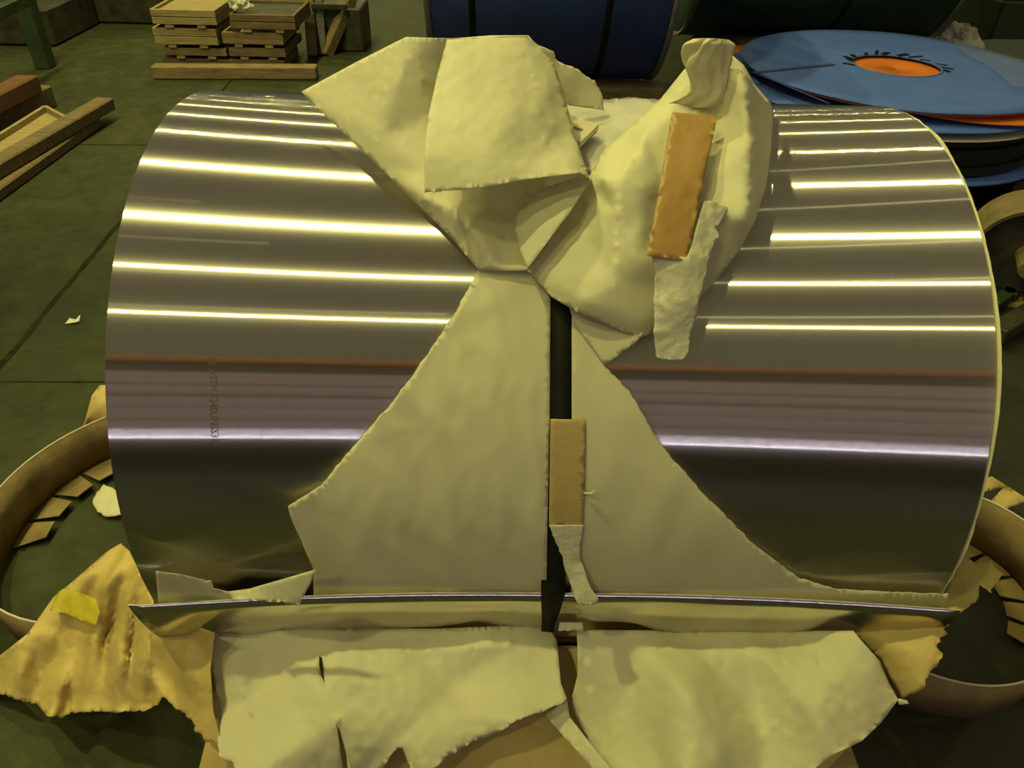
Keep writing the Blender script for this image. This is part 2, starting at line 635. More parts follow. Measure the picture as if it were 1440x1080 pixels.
add_box(bm, Vector((0, -15.2, 3.2)), (16, 0.03, 0.7))
structure(bm_obj('window_2', bm, M['wall']))
bm = bmesh.new()
add_box(bm, Vector((0, -15.1, 3.60)), (12, 0.03, 0.06))
structure(bm_obj('window_3', bm, M['daylight']))
# overhead crane girder, only seen as the orange band in the coil
bm = bmesh.new()
add_box(bm, Vector((-6, -5.4, 5.75)), (7.5, 0.2, 0.17), bevel=0.02)
tag(bm_obj('crane_girder', bm, M['crane']), 'orange overhead crane girder mirrored as a band in the steel coil', 'crane')

# ================================================================== THE STEEL COIL
coil = empty('steel_coil', (COIL_C.x, COIL_C.y, COIL_C.z - COIL_R), 'large bright stainless steel coil on its side, half unwrapped', 'steel coil')
bm = bmesh.new()
hw = COIL_W / 2
prof = [(-hw + 0.003, COIL_R), (hw - 0.003, COIL_R), (hw - 0.001, COIL_R - 0.0012), (hw, COIL_R - 0.004), (hw, 0.254), (hw - 0.004, 0.25), (-hw + 0.004, 0.25), (-hw, 0.254), (-hw, COIL_R - 0.004), (-hw + 0.001, COIL_R - 0.0012)]
add_lathe_x(bm, COIL_C.x, COIL_C.y, COIL_C.z, prof, 256)
body = bm_obj('coil_body', bm, M['steel'], coil)
body.data.materials.append(M['steel_edge'])
for p in body.data.polygons:
    if abs(p.normal.x) > 0.8:
        p.material_index = 1
        p.use_smooth = False

def lip_theta(x):
    return 182.9 - 1.8 * max(0.0, (x - SX) / hw)


def lip_gap(x):
    return 0.007 + 0.033 * min(1, abs(x - SX) / hw) ** 2.0


# loose tail of the outer wrap, its cut edge standing off the coil
bm = bmesh.new()
uvl = bm.loops.layers.uv.new('UVMap')
nx_, nt_ = 60, 26
SX = on_cyl(785, 800).x
grid = []
for i in range(nx_ + 1):
    x = COIL_C.x - hw - 0.004 + (COIL_W + 0.008) * i / nx_
    s = abs(x - SX) / hw
    g = lip_gap(x)
    th0 = lip_theta(x)
    colm = []
    for k in range(nt_ + 1):
        t = k / nt_
        colm.append((bm.verts.new(coil_pt(th0 + 78 * t, x, 0.004 + g * (1 - t) ** 2.2)), (t * 78 / 360, i / nx_)))
    grid.append(colm)
for i in range(nx_):
    for k in range(nt_):
        q = [grid[i][k], grid[i + 1][k], grid[i + 1][k + 1], grid[i][k + 1]]
        f = bm.faces.new([v for v, _ in q])
        f.smooth = True
        for l, (_, u_) in zip(f.loops, q):
            l[uvl].uv = u_
bmesh.ops.recalc_face_normals(bm, faces=bm.faces[:])
M['steel_tail'] = mat_steel('steel_tail_inner_gloss', (0.68, 0.65, 0.60), [(0.2, 0.6, 1.0)])
tail = bm_obj('outer_wrap_tail', bm, M['steel_tail'], coil)
tail['label'] = 'loose cut end of the outer steel wrap'
so = tail.modifiers.new('thickness', 'SOLIDIFY'); so.thickness = 0.002; so.offset = 0
# bright cut edge of the tail
bm = bmesh.new()
pts = [coil_pt(lip_theta(x) - 0.05, x, 0.004 + lip_gap(x)) for x in [COIL_C.x - hw - 0.004 + (COIL_W + 0.008) * i / 60 for i in range(61)]]
add_tube(bm, pts, 0.0009, 6)
M['cut_edge'] = mat_noise('sheared_steel_edge', (0.5, 0.48, 0.40), (0.75, 0.72, 0.62), 90, 0.5, 0.3, 0.2)
bm_obj('cut_edge', bm, M['cut_edge'], tail)

# stencilled marking running round the coil
fc = bpy.data.curves.new('stencil', 'FONT')
fc.body = '@ ASTMA240UNSS312'
fc.size = 0.0155
fc.space_character = 1.0
fc.resolution_u = 2
fo = bpy.data.objects.new('stencil', fc)
COL.objects.link(fo)
bpy.context.view_layer.update()
me_t = bpy.data.meshes.new_from_object(fo.evaluated_get(bpy.context.evaluated_depsgraph_get()))
bpy.data.objects.remove(fo)
wid = max(v.co.x for v in me_t.vertices)
P0, P1 = on_cyl(299, 502), on_cyl(305, 628)
thd = lambda p: math.degrees(math.atan2(p.z - COIL_C.z, p.y - COIL_C.y))
t0_, t1_ = thd(P0), thd(P1)
for v in me_t.vertices:
    tx, ty = v.co.x / wid, v.co.y
    v.co = coil_pt(t0_ + (t1_ - t0_) * tx, P0.x - 0.004 + ty, 0.0004)
st = link('stencil_print', me_t, M['ink'], coil)
st['label'] = 'faint grey stencilled grade marking'

# ================================================================== SKID UNDER THE COIL
skid = empty('wooden_skid', (COIL_C.x, COIL_C.y, 0), 'wooden skid carrying the bright steel coil', 'skid')
zb = COIL_C.z - COIL_R
for k in range(4):
    bm = bmesh.new()
    x = COIL_C.x - 0.54 + 0.36 * k
    add_box(bm, Vector((x, COIL_C.y, zb * 0.5 - 0.012)), (0.05, 0.56, zb * 0.5 - 0.012), bevel=0.004)
    bm_obj('runner', bm, M['wood'], skid)
for k in range(7):
    bm = bmesh.new()
    y = COIL_C.y - 0.51 + 0.17 * k
    add_box(bm, Vector((COIL_C.x, y, zb - 0.0125)), (0.64, 0.06, 0.0115), bevel=0.003)
    bm_obj('deck_board', bm, M['wood_pale'], skid)
for s in (-1, 1):
    bm = bmesh.new()
    a = [(COIL_C.y + s * 0.20, zb), (COIL_C.y + s * 0.44, zb), (COIL_C.y + s * 0.44, zb + 0.15)]
    va = [bm.verts.new((COIL_C.x - 0.55, y, z)) for y, z in a]
    vb = [bm.verts.new((COIL_C.x + 0.55, y, z)) for y, z in a]
    bm.faces.new(va); bm.faces.new(vb[::-1])
    for i in range(3):
        bm.faces.new((va[i], vb[i], vb[(i + 1) % 3], va[(i + 1) % 3]))
    bmesh.ops.recalc_face_normals(bm, faces=bm.faces[:])
    bm_obj('chock', bm, M['wood'], skid)

# ================================================================== STRAP
bm = bmesh.new()
prev = None
xs0, xs1 = on_cyl(771, 600).x, on_cyl(808, 600).x
thl = 182.4
path = []
for k in range(0, 100):
    th = 60 + (thl - 60) * k / 99
    path.append((th, 0.0018 if th < 180.0 else 0.0018 + (th - 180.0) / 2.4 * 0.013, 0.0))
for k in range(1, 20):
    th = thl + 50 * k / 19
    path.append((th, max(0.0085, 0.0155 - 0.007 * k / 19), -0.012 * min(1, k / 4)))
for th, off, sl in path:
    a, b = coil_pt(th, xs0 - sl * 0.55, off), coil_pt(th, xs1 + sl * 0.8, off)
    cur = (bm.verts.new(a), bm.verts.new(b))
    if prev:
        f = bm.faces.new((prev[0], prev[1], cur[1], cur[0])); f.smooth = True
    prev = cur
bmesh.ops.recalc_face_normals(bm, faces=bm.faces[:])
o = bm_obj('strap', bm, M['strap'])
s = o.modifiers.new('thickness', 'SOLIDIFY'); s.thickness = 0.0012; s.offset = 0
tag(o, 'flat black steel strap running down the middle of the bright coil', 'strap')

# ================================================================== PAPERS ON THE COIL
o = sheet('wrapping_paper', M['paper'], [dict(mode='cyl', step=9, wr=0.0022, wscale=10, ridge=0.0022, seed=1.0, smooth=4, wdir=(1.6, 0.6, 0.6), crump=0.0022, cfreq=26, cdirs=[(1, 0.3, 0.5), (0.8, -0.2, 0.6)],
    outline=[(676, 372, .012), (668, 388, .012, 1.5), (640, 440, .008, 1.5), (600, 500, .005, 1.5), (560, 555, .004, 1.5), (520, 601, .004, 1.5), (490, 636, .005, 1.5), (452, 682, .008, 1), (405, 712, .018, 1),
             (412, 735, .014, 1), (428, 770, .010, 1), (441, 802, .008), (441, 852, .006), (600, 850, .005), (768, 846, .004), (770, 740, .0035), (773, 590, .0035), (774, 420, .004), (760, 392, .008), (745, 372, .014)],
    controls=[(700, 450, .006), (690, 600, .005), (600, 700, .006), (520, 740, .006), (700, 760, .005), (460, 760, .008)])])
tag(o, 'smooth white paper left of the black strap, tapering upward over the coil', 'paper')
o = sheet('wrapping_paper', M['paper'], [dict(mode='cyl', step=9, wr=0.0022, wscale=9, ridge=0.0012, seed=2.0, smooth=4, wdir=(1.6, 0.6, 0.6), crump=0.0016, cfreq=22, cdirs=[(1, 0.3, -0.5), (0.8, -0.2, 0.6)],
    outline=[(804, 440, .006), (835, 470, .006), (852, 516, .005, 1.5), (886, 552, .005, 1.5), (921, 612, .005, 1.5), (945, 645, .005, 1.5), (1000, 705, .006, 1.5), (1060, 765, .006, 1.5), (1122, 812, .006, 1), (1175, 828, .010, 1),
             (1240, 832, .012, 1), (1334, 835, .012), (1330, 858, .008), (1100, 858, .006), (803, 852, .004), (804, 640, .0035)],
    controls=[(860, 620, .005), (880, 740, .006), (980, 800, .007)])])
tag(o, 'white paper right of the black strap, spreading out towards the lower right', 'paper')
# torn scrap tucked behind the loose steel end
o = sheet('paper_scrap', M['paper'], [
    dict(mode='cyl', step=6, wr=0.002, wscale=18, seed=3.0, smooth=3,
         outline=[(219, 803, .035), (255, 808, .030), (286, 815, .025, 2), (296, 816, .025, 2), (300, 827, .027), (320, 832, .03), (350, 828, .035), (444, 801, .055), (436, 822, .056), (420, 852, .058, 2), (400, 847, .056, 2), (330, 843, .045), (326, 850, .020), (223, 850, .020)],
         controls=[(280, 835, .022), (370, 835, .045)])])
tag(o, 'small torn white paper scrap poking out behind the loose steel edge', 'paper')

# torn tissue strip and tan tape on the strap
o = sheet('paper_tape', M['tape_light'], [dict(mode='cyl', step=10, wr=0.0006, wscale=8, seed=4, smooth=1,
    outline=[(774, 589, .0075), (823, 590, .0075), (822, 690, .0075, 0.8), (820, 742, .0075), (772, 741, .0075)], controls=[(800, 660, .0075)])])
tag(o, 'tan paper tape stuck across the black strap halfway down', 'tape')
o = sheet('torn_strip', M['tissue'], [
    dict(mode='cyl', step=5, wr=0.001, wscale=20, seed=5, smooth=2, ridge=0.0008,
         outline=[(772, 738, .009), (821, 738, .009), (816, 765, .011, 1.5), (817, 790, .014, 1.5), (828, 820, .028, 1.5), (842, 843, .042, 1), (838, 849, .043, 2), (818, 850, .042, 2), (812, 848, .042, 1), (800, 815, .024, 1.5), (788, 778, .013, 1.5), (776, 748, .010)]),
    dict(mode='cyl', step=5, wr=0.001, wscale=20, seed=5.5, smooth=1,
         outline=[(820, 692, .009), (830, 692, .012), (838, 688, .018), (836, 694, .018), (824, 697, .010)])])
tag(o, 'torn tissue strip dangling below the tan tape over the strap', 'paper strip')

# ================================================================== CRUMPLED PAPER ON TOP
hood = sheet('crumpled_paper', M['paper'], [
    # left wing and inner neck
    dict(mode='y', step=8, wr=0.0012, wscale=6, seed=6, smooth=2, crump=0.003, cfreq=7,
         outline=[(424, 129, 1.235), (500, 88, 1.20), (571, 52, 1.172), (632, 54, 1.168), (742, 50, 1.18), (770, 120, 1.17), (775, 230, 1.09), (760, 330, 1.0), (742, 380, .945), (700, 381, .945), (672, 379, .95), (640, 340, .985), (600, 300, 1.022), (545, 246, 1.065), (480, 184, 1.155)],
         controls=[(585, 66, 1.162), (556, 115, 1.132), (490, 170, 1.145), (530, 196, 1.095), (602, 165, 1.115), (600, 240, 1.05), (592, 275, 1.015), (640, 300, .985), (655, 275, 1.03), (700, 300, 1.025), (712, 350, .97), (690, 365, .945), (676, 335, .96), (730, 270, 1.06), (650, 120, 1.175), (622, 62, 1.17)],
         creases=[(0, 1), (1, 2), (3, 4), (8, 12), (9, 10), (0, 4), (6, 7), (7, 12)]),
    # front flap folded over towards the camera
    dict(mode='y', step=8, wr=0.0012, wscale=5, seed=7, smooth=3, crump=0.0022, cfreq=6,
         outline=[(629, 55, 1.170), (690, 50, 1.18), (743, 50, 1.185), (757, 66, 1.18), (780, 90, 1.17), (795, 140, 1.13), (808, 190, 1.08), (828, 250, 1.01), (815, 243, .985), (740, 252, .965), (690, 262, .955, 1), (597, 271, .955), (597, 220, .985), (602, 165, 1.04), (614, 110, 1.11)],
         controls=[(640, 75, 1.14), (700, 70, 1.145), (740, 75, 1.15), (650, 170, 1.03), (720, 160, 1.04), (760, 150, 1.07), (770, 130, 1.10), (690, 215, .985), (770, 210, 1.025)],
         creases=[(2, 5), (5, 8)]),
    # torn corner behind the flap
    dict(mode='y', step=8, wr=0.003, wscale=8, seed=8, smooth=4,
         outline=[(742, 51, 1.20), (757, 64, 1.22, 2), (778, 72, 1.23, 2), (784, 86, 1.235, 2), (815, 99, 1.25, 2), (838, 117, 1.26, 2), (847, 135, 1.255), (849, 155, 1.24), (800, 148, 1.21), (770, 130, 1.18)]),
])
tag(hood, 'big folded white paper hood standing on the coil top, flap hanging forward', 'paper')

bm = bmesh.new()
bundle = sheet('crumpled_paper', M['paper'], [
    dict(mode='y', step=8, wr=0.002, wscale=8, seed=9, smooth=2, crump=0.011, cfreq=14,
         outline=[(826, 252, 1.065), (848, 214, 1.13), (895, 170, 1.18), (930, 138, 1.19), (962, 98, 1.185), (990, 80, 1.175), (1030, 78, 1.165), (1046, 92, 1.165), (1060, 118, 1.18), (1084, 146, 1.275), (1086, 168, 1.235), (1084, 210, 1.14), (1077, 262, 1.07),
                  (1062, 310, 1.02), (1040, 352, .98), (1000, 402, .93), (960, 445, .902), (930, 462, .892), (900, 476, .880, 1), (850, 455, .890, 1), (808, 437, .902, 1), (775, 417, .916, 1), (742, 381, .945), (775, 330, .98), (800, 290, 1.03)],
         controls=[(945, 150, 1.135), (1008, 158, 1.125), (910, 365, .905), (966, 372, .912), (1044, 100, 1.14), (1057, 200, 1.04), (1050, 310, .965), (880, 205, 1.12), (905, 190, 1.09), (850, 252, .985), (868, 252, .975),
                   (870, 300, .935), (825, 330, .955), (862, 400, .900), (800, 385, .928), (935, 260, 1.01), (990, 260, 1.01), (930, 420, .895), (1010, 300, .965), (1000, 110, 1.15), (950, 130, 1.15), (900, 215, 1.035), (905, 262, .975)],
         creases=[(4, 5), (5, 6), (0, 15), (15, 2), (1, 16), (16, 3), (9, 10), (10, 11), (10, 21), (21, 8), (11, 13), (10, 22)]),
    # wedge folded out at the neck
    dict(mode='y', step=9, wr=0.002, wscale=8, seed=10, smooth=3,
         outline=[(721, 310, .995), (740, 285, 1.01), (757, 268, 1.015), (800, 252, 1.02), (835, 246, 1.02), (800, 300, .965), (770, 340, .94), (742, 378, .92), (730, 350, .95)],
         controls=[(760, 310, .965)]),
    # under-layer peeping out below
    dict(mode='cyl', step=8, wr=0.002, wscale=9, seed=11, smooth=3,
         outline=[(800, 432, .014), (860, 445, .022), (905, 468, .030), (895, 481, .026), (872, 499, .016), (850, 514, .009), (830, 485, .010), (808, 455, .010)]),
    # far right layer
    dict(mode='cyl', step=8, wr=0.002, wscale=9, seed=12, smooth=3,
         outline=[(1040, 140, .030), (1062, 136, .022), (1086, 150, .012), (1086, 185, .012), (1078, 250, .012), (1060, 290, .02), (1045, 250, .03)]),
])
tag(bundle, 'crumpled white paper bundle with a twisted top right of the hood', 'paper')
# the twisted knot of the bundle
bm = bmesh.new()
uv_, nv_ = 96, 64
rings = []
right = Vector((1, 0, 0)); upv = Vector((0, 0.25, 0.97)).normalized(); fw = right.cross(upv)
KF = fold_set(77, 7, 30)


def lerp_tab(tab, t):
    for (t0, v0), (t1, v1) in zip(tab, tab[1:]):
        if t <= t1:
            u = (t - t0) / (t1 - t0)
            u = u * u * (3 - 2 * u)
            return v0 + (v1 - v0) * u
    return tab[-1][1]


for j in range(nv_ + 1):
    t = j / nv_
    ring = []
    c = on_y(lerp_tab([(0, 978), (0.35, 996), (0.65, 992), (1, 1000)], t), lerp_tab([(0, 150), (1, 54)], t), lerp_tab([(0, 1.165), (0.3, 1.145), (1, 1.14)], t))
    base_r = lerp_tab([(0, 0.044), (0.40, 0.026), (0.62, 0.032), (0.80, 0.033), (0.93, 0.024), (1, 0.004)], t)
    for i in range(uv_):
        a = 2 * math.pi * i / uv_
        tw = a + 1.9 * t + 0.6 * noise.noise(Vector((t * 3, math.cos(a) * 1.3, math.sin(a) * 1.3)))
        x = (tw * 4 / math.pi) % 2
        x2 = (tw * 7 / math.pi + 0.4) % 2
        fold = 1 + 0.17 * (abs(x - 1) * 2 - 1) + 0.09 * (abs(x2 - 1) * 2 - 1)
        r = base_r * fold
        p = c + right * math.cos(a) * r * 0.95 + fw * math.sin(a) * r * 0.6
        p += (p - c).normalized() * (fold_noise(p, KF) * 0.006 * min(1, base_r / 0.02) + noise.noise(p * 60) * 0.002)
        ring.append(bm.verts.new(p))
    rings.append(ring)
for A_, B_ in zip(rings, rings[1:]):
    for i in range(uv_):
        f = bm.faces.new((A_[i], A_[(i + 1) % uv_], B_[(i + 1) % uv_], B_[i])); f.smooth = True
bm.faces.new(rings[-1])
bmesh.ops.recalc_face_normals(bm, faces=bm.faces[:])
k = bm_obj('twisted_knot', bm, M['paper'], bundle)
k['label'] = 'twisted paper knot at the top'

# brown tape and torn tissue on the bundle
o = sheet('paper_tape', M['tape'], [dict(mode='y', step=10, wr=0.0006, wscale=6, seed=13, smooth=2,
    outline=[(945, 158, 1.096), (1009, 163, 1.086), (988, 262, .976), (966, 367, .890), (910, 360, .885), (928, 258, .976)],
    controls=[(957, 260, .973)])])
tag(o, 'brown paper tape strip stuck on the twisted paper bundle', 'tape')
o = sheet('torn_strip', M['tissue'], [
    dict(mode='y', step=5, wr=0.003, wscale=22, ridge=0.003, seed=14, smooth=2,
         outline=[(990, 283, .966, 1.5), (1008, 284, .968, 2), (1023, 291, .968, 2), (1018, 305, .958, 2), (1005, 320, .945, 2), (1012, 330, .94, 2), (998, 360, .912), (988, 405, .878, 2), (980, 440, .860, 2), (970, 470, .845, 1), (968, 498, .832, 2.5), (960, 506, .828, 2.5), (945, 507, .828, 2.5), (923, 502, .830, 2), (920, 460, .848, 1), (919, 420, .868, 1), (922, 385, .886), (916, 358, .893), (966, 362, .893), (976, 330, .925)],
         controls=[(955, 420, .862), (990, 330, .93)])])
tag(o, 'torn white tissue strip hanging off the brown tape on the bundle', 'paper strip')

# milky film on the coil top between hood and bundle, and the slotted card on it
o = sheet('plastic_film', M['film_milky'], [dict(mode='cyl', step=6, wr=0.003, wscale=28, ridge=0.003, crump=0.008, cfreq=30, seed=15, smooth=1,
    outline=[(740, 150, .010), (780, 142, .010), (830, 141, .012, 1), (870, 139, .014, 1), (890, 137, .014, 1), (925, 140, .014), (945, 150, .014), (900, 190, .012), (858, 258, .016), (830, 268, .018), (740, 275, .014)])], thick=0.0004)
tag(o, 'crinkled shiny milky plastic film between the two crumpled papers', 'plastic film')
bm = bmesh.new()
q = [on_cyl(772, 156, .035), on_cyl(839, 181, .035), on_cyl(814, 200, .035), on_cyl(748, 180, .035)]
ctr = sum(q, Vector()) / 4
xa = ((q[1] - q[0]) + (q[2] - q[3])).normalized()
ya = (q[0] - q[3]); ya = (ya - xa * ya.dot(xa)).normalized()
za = xa.cross(ya)
Rm = Matrix((xa, ya, za)).transposed()
hx, hy = (q[1] - q[0]).length / 2, (q[0] - q[3]).length / 2
# plate with a slot: four bars around the opening
sx0, sx1, sy = hx * 0.35, hx * 0.72, hy * 0.14
for (x0, x1, y0, y1) in ((-hx, sx0, -hy, hy), (sx1, hx, -hy, hy), (sx0, sx1, sy, hy), (sx0, sx1, -hy, -sy)):
    add_box(bm, ctr + xa * (x0 + x1) / 2 + ya * (y0 + y1) / 2, ((x1 - x0) / 2, (y1 - y0) / 2, 0.005), Rm)
card = bm_obj('slotted_card', bm, M['card'])
tag(card, 'small pale slotted board lying on the milky film', 'board')
bm = bmesh.new()
add_box(bm, ctr - za * 0.0065, (hx * 0.98, hy * 0.96, 0.0015), Rm)
bm_obj('backing', bm, M['dark'], card)

# ================================================================== PAPERS IN FRONT OF THE COIL
def flare(pts):
    return [(p[0], p[1], p[2] + 0.025 - 0.095 * max(-0.1, (p[1] - 885) / 215)) + tuple(p[3:]) for p in pts]


o = sheet('kraft_sheet', M['kraft'], [
    # backing that hangs behind the white sheets
    dict(mode='y', step=11, wr=0.002, wscale=7, seed=16, smooth=2, crump=0.008, cfreq=12,
         outline=flare([(296, 905, .745), (500, 908, .768), (770, 908, .774), (1000, 908, .768), (1205, 902, .745), (1225, 960, .725), (1200, 1040, .70), (1150, 1100, .685), (1000, 1120, .68), (700, 1120, .675), (470, 1120, .68), (330, 1100, .685), (275, 1100, .69), (300, 1000, .725)]),
         controls=flare([(700, 1010, .725), (600, 1060, .70), (800, 1050, .705), (790, 950, .755)])),
    # right-hand corner reaching out
    dict(mode='y', step=8, wr=0.001, wscale=9, seed=17, smooth=2, crump=0.008, cfreq=16,
         outline=flare([(1202, 889, .725), (1290, 872, .715), (1345, 852, .715, 5), (1338, 872, .705, 5), (1327, 885, .70, 6), (1321, 915, .685, 6), (1325, 925, .68, 5), (1312, 940, .68, 6), (1301, 965, .675, 5), (1285, 975, .68, 5), (1268, 985, .69), (1240, 930, .71)]),
         controls=flare([(1270, 920, .695)])),
    # torn end sticking out beyond the coil
    dict(mode='z', step=7, wr=0.001, wscale=14, seed=18, smooth=1, crump=0.008, cfreq=18,
         outline=[(1320, 858, .61), (1335, 820, .57), (1354, 779, .55), (1372, 793, .555), (1394, 788, .55, 2), (1402, 800, .555, 2), (1413, 805, .555, 3), (1404, 816, .56, 3), (1394, 834, .57, 2), (1377, 822, .57), (1376, 840, .585, 4), (1360, 855, .60, 4), (1343, 862, .615)],
         controls=[(1360, 820, .58)]),
], thick=0.0009)
tag(o, 'yellow kraft sheet behind the white sheets, torn end at lower right', 'kraft paper')
o = sheet('kraft_sheet', M['kraft'], [
    dict(mode='z', step=7, wr=0.002, wscale=8, seed=19, smooth=2, crump=0.045, cfreq=12, cdirs=[(1, -0.8, 0), (1, -0.4, 0.2), (0.5, 1, 0)],
         outline=[(-30, 945, .03), (0, 922, .11), (40, 890, .18), (75, 840, .21), (102, 818, .22), (150, 776, .25), (170, 764, .30), (182, 775, .36), (194, 800, .42), (216, 846, .50), (214, 880, .48), (212, 930, .445), (217, 955, .43), (229, 978, .415), (222, 992, .39, 2), (204, 1000, .35, 3), (160, 1002, .22, 3), (110, 1002, .15, 4), (75, 1008, .11, 4), (45, 990, .08, 4), (0, 976, .05, 3), (-30, 985, .03)],
         controls=[(150, 850, .30), (110, 900, .22), (60, 940, .13), (150, 950, .25), (185, 900, .37), (190, 960, .34), (170, 830, .38), (120, 850, .26), (80, 960, .14)],
         creases=[(0, 1), (1, 2), (6, 0)]),
    dict(mode='z', step=7, wr=0.002, wscale=10, seed=20, smooth=2, crump=0.022, cfreq=14,
         outline=[(213, 852, .50), (250, 868, .53), (280, 882, .54), (302, 890, .55), (296, 940, .50), (300, 1000, .45), (312, 1046, .42, 4), (292, 1043, .41, 4), (275, 1030, .41, 5), (262, 1008, .41, 5), (244, 994, .41, 6), (228, 980, .415), (216, 955, .43), (211, 920, .45)],
         controls=[(240, 920, .47), (270, 900, .51), (276, 960, .475), (285, 1000, .44), (255, 970, .43)],
         creases=[(1, 2), (2, 3)]),
], thick=0.0009)
tag(o, 'crumpled yellow kraft sheet fanned out on the floor at lower left', 'kraft paper')

o = sheet('wrapping_paper', M['paper'], [
    dict(mode='y', step=9, wr=0.0015, wscale=6, seed=21, smooth=2, crump=0.023, cfreq=9,
         outline=flare([(303, 889, .722), (330, 886, .73), (460, 884, .742), (620, 884, .745), (764, 878, .749), (775, 886, .738), (783, 900, .733), (786, 930, .72), (789, 962, .707), (797, 982, .695), (792, 988, .693, 2.5), (740, 1008, .682, 3), (700, 1030, .672, 3), (650, 1050, .662, 3), (600, 1088, .648), (580, 1088, .648), (566, 1052, .655, 2), (559, 1051, .655, 2), (530, 1090, .645), (530, 1120, .635), (340, 1120, .635), (332, 1090, .645), (328, 1072, .655, 2), (308, 1064, .66, 2), (306, 1040, .67), (310, 1000, .68), (300, 950, .695), (292, 915, .706)]),
         controls=flare([(330, 920, .705), (345, 990, .675), (380, 1050, .652), (450, 960, .688), (470, 1060, .650), (560, 960, .690), (520, 920, .712), (650, 1000, .675), (640, 935, .705), (700, 950, .70), (720, 905, .724), (400, 920, .712), (360, 950, .70)]),
         creases=[(0, 1), (1, 2), (6, 10)],
         holes=[[(449, 922), (453, 925), (455, 945), (457, 962), (452, 950), (449, 935)], [(472, 1013), (480, 1035), (487, 1060), (490, 1090), (484, 1090), (479, 1055)]]),
    # small turned-back corner
    dict(mode='y', step=7, wr=0.002, wscale=10, seed=22, smooth=2,
         outline=flare([(766, 1006, .688), (782, 993, .69), (797, 983, .692), (801, 1008, .682), (830, 1045, .662), (870, 1095, .638), (845, 1095, .642), (815, 1060, .66)])),
])
tag(o, 'creased white paper sheet hanging below the loose steel edge, left side', 'paper')
o = sheet('wrapping_paper', M['paper'], [
    dict(mode='y', step=9, wr=0.0015, wscale=6, seed=23, smooth=2, crump=0.022, cfreq=8,
         outline=flare([(811, 886, .748), (830, 886, .748), (1000, 887, .742), (1200, 887, .722), (1215, 905, .708), (1236, 928, .698), (1250, 960, .685), (1263, 984, .673), (1240, 1015, .662), (1212, 1042, .652), (1170, 1062, .645), (1140, 1085, .638), (1130, 1120, .63), (870, 1120, .63), (860, 1085, .645), (830, 1045, .665), (806, 1000, .690), (803, 985, .70), (812, 950, .712), (812, 910, .728)]),
         controls=flare([(826, 920, .722), (830, 980, .695), (850, 925, .716), (1180, 930, .70), (1182, 945, .69), (1000, 930, .705), (900, 1020, .666), (1070, 1030, .652), (1120, 990, .668), (1200, 1000, .668), (940, 950, .69)]),
         creases=[(0, 1), (5, 3), (7, 8)])])
tag(o, 'creased white paper sheet hanging below the loose steel edge, right side', 'paper')
# little stub of paper caught under the strap, and the scrap at the sheet corner
o = sheet('paper_scrap', M['tissue'], [dict(mode='y', step=5, wr=0.001, seed=24, outline=flare([(787, 875, .724), (819, 875, .724, 1.5), (820, 887, .718, 1.5), (785, 887, .718)]))])
tag(o, 'tiny white paper stub beside the strap foot', 'paper')
o = sheet('paper_scrap', M['tissue'], [dict(mode='y', step=4, wr=0.001, seed=25, outline=flare([(1262, 982, .668), (1276, 985, .665, 1), (1278, 990, .664, 1), (1264, 991, .665)]))])
tag(o, 'tiny white paper crumb at the right tip of the lower white sheet', 'paper')
# yellow film lying on the left kraft sheet
o = sheet('plastic_film', M['film_yellow'], [dict(mode='z', step=6, wr=0.006, wscale=24, ridge=0.008, seed=26, smooth=2,
    outline=[(82, 832, .245), (92, 826, .25), (110, 832, .275), (135, 842, .315), (140, 860, .33), (135, 880, .32), (112, 872, .29), (90, 862, .255), (70, 858, .235)])], thick=0.0004)
tag(o, 'crumpled translucent yellow film on the lower left kraft sheet', 'plastic film')

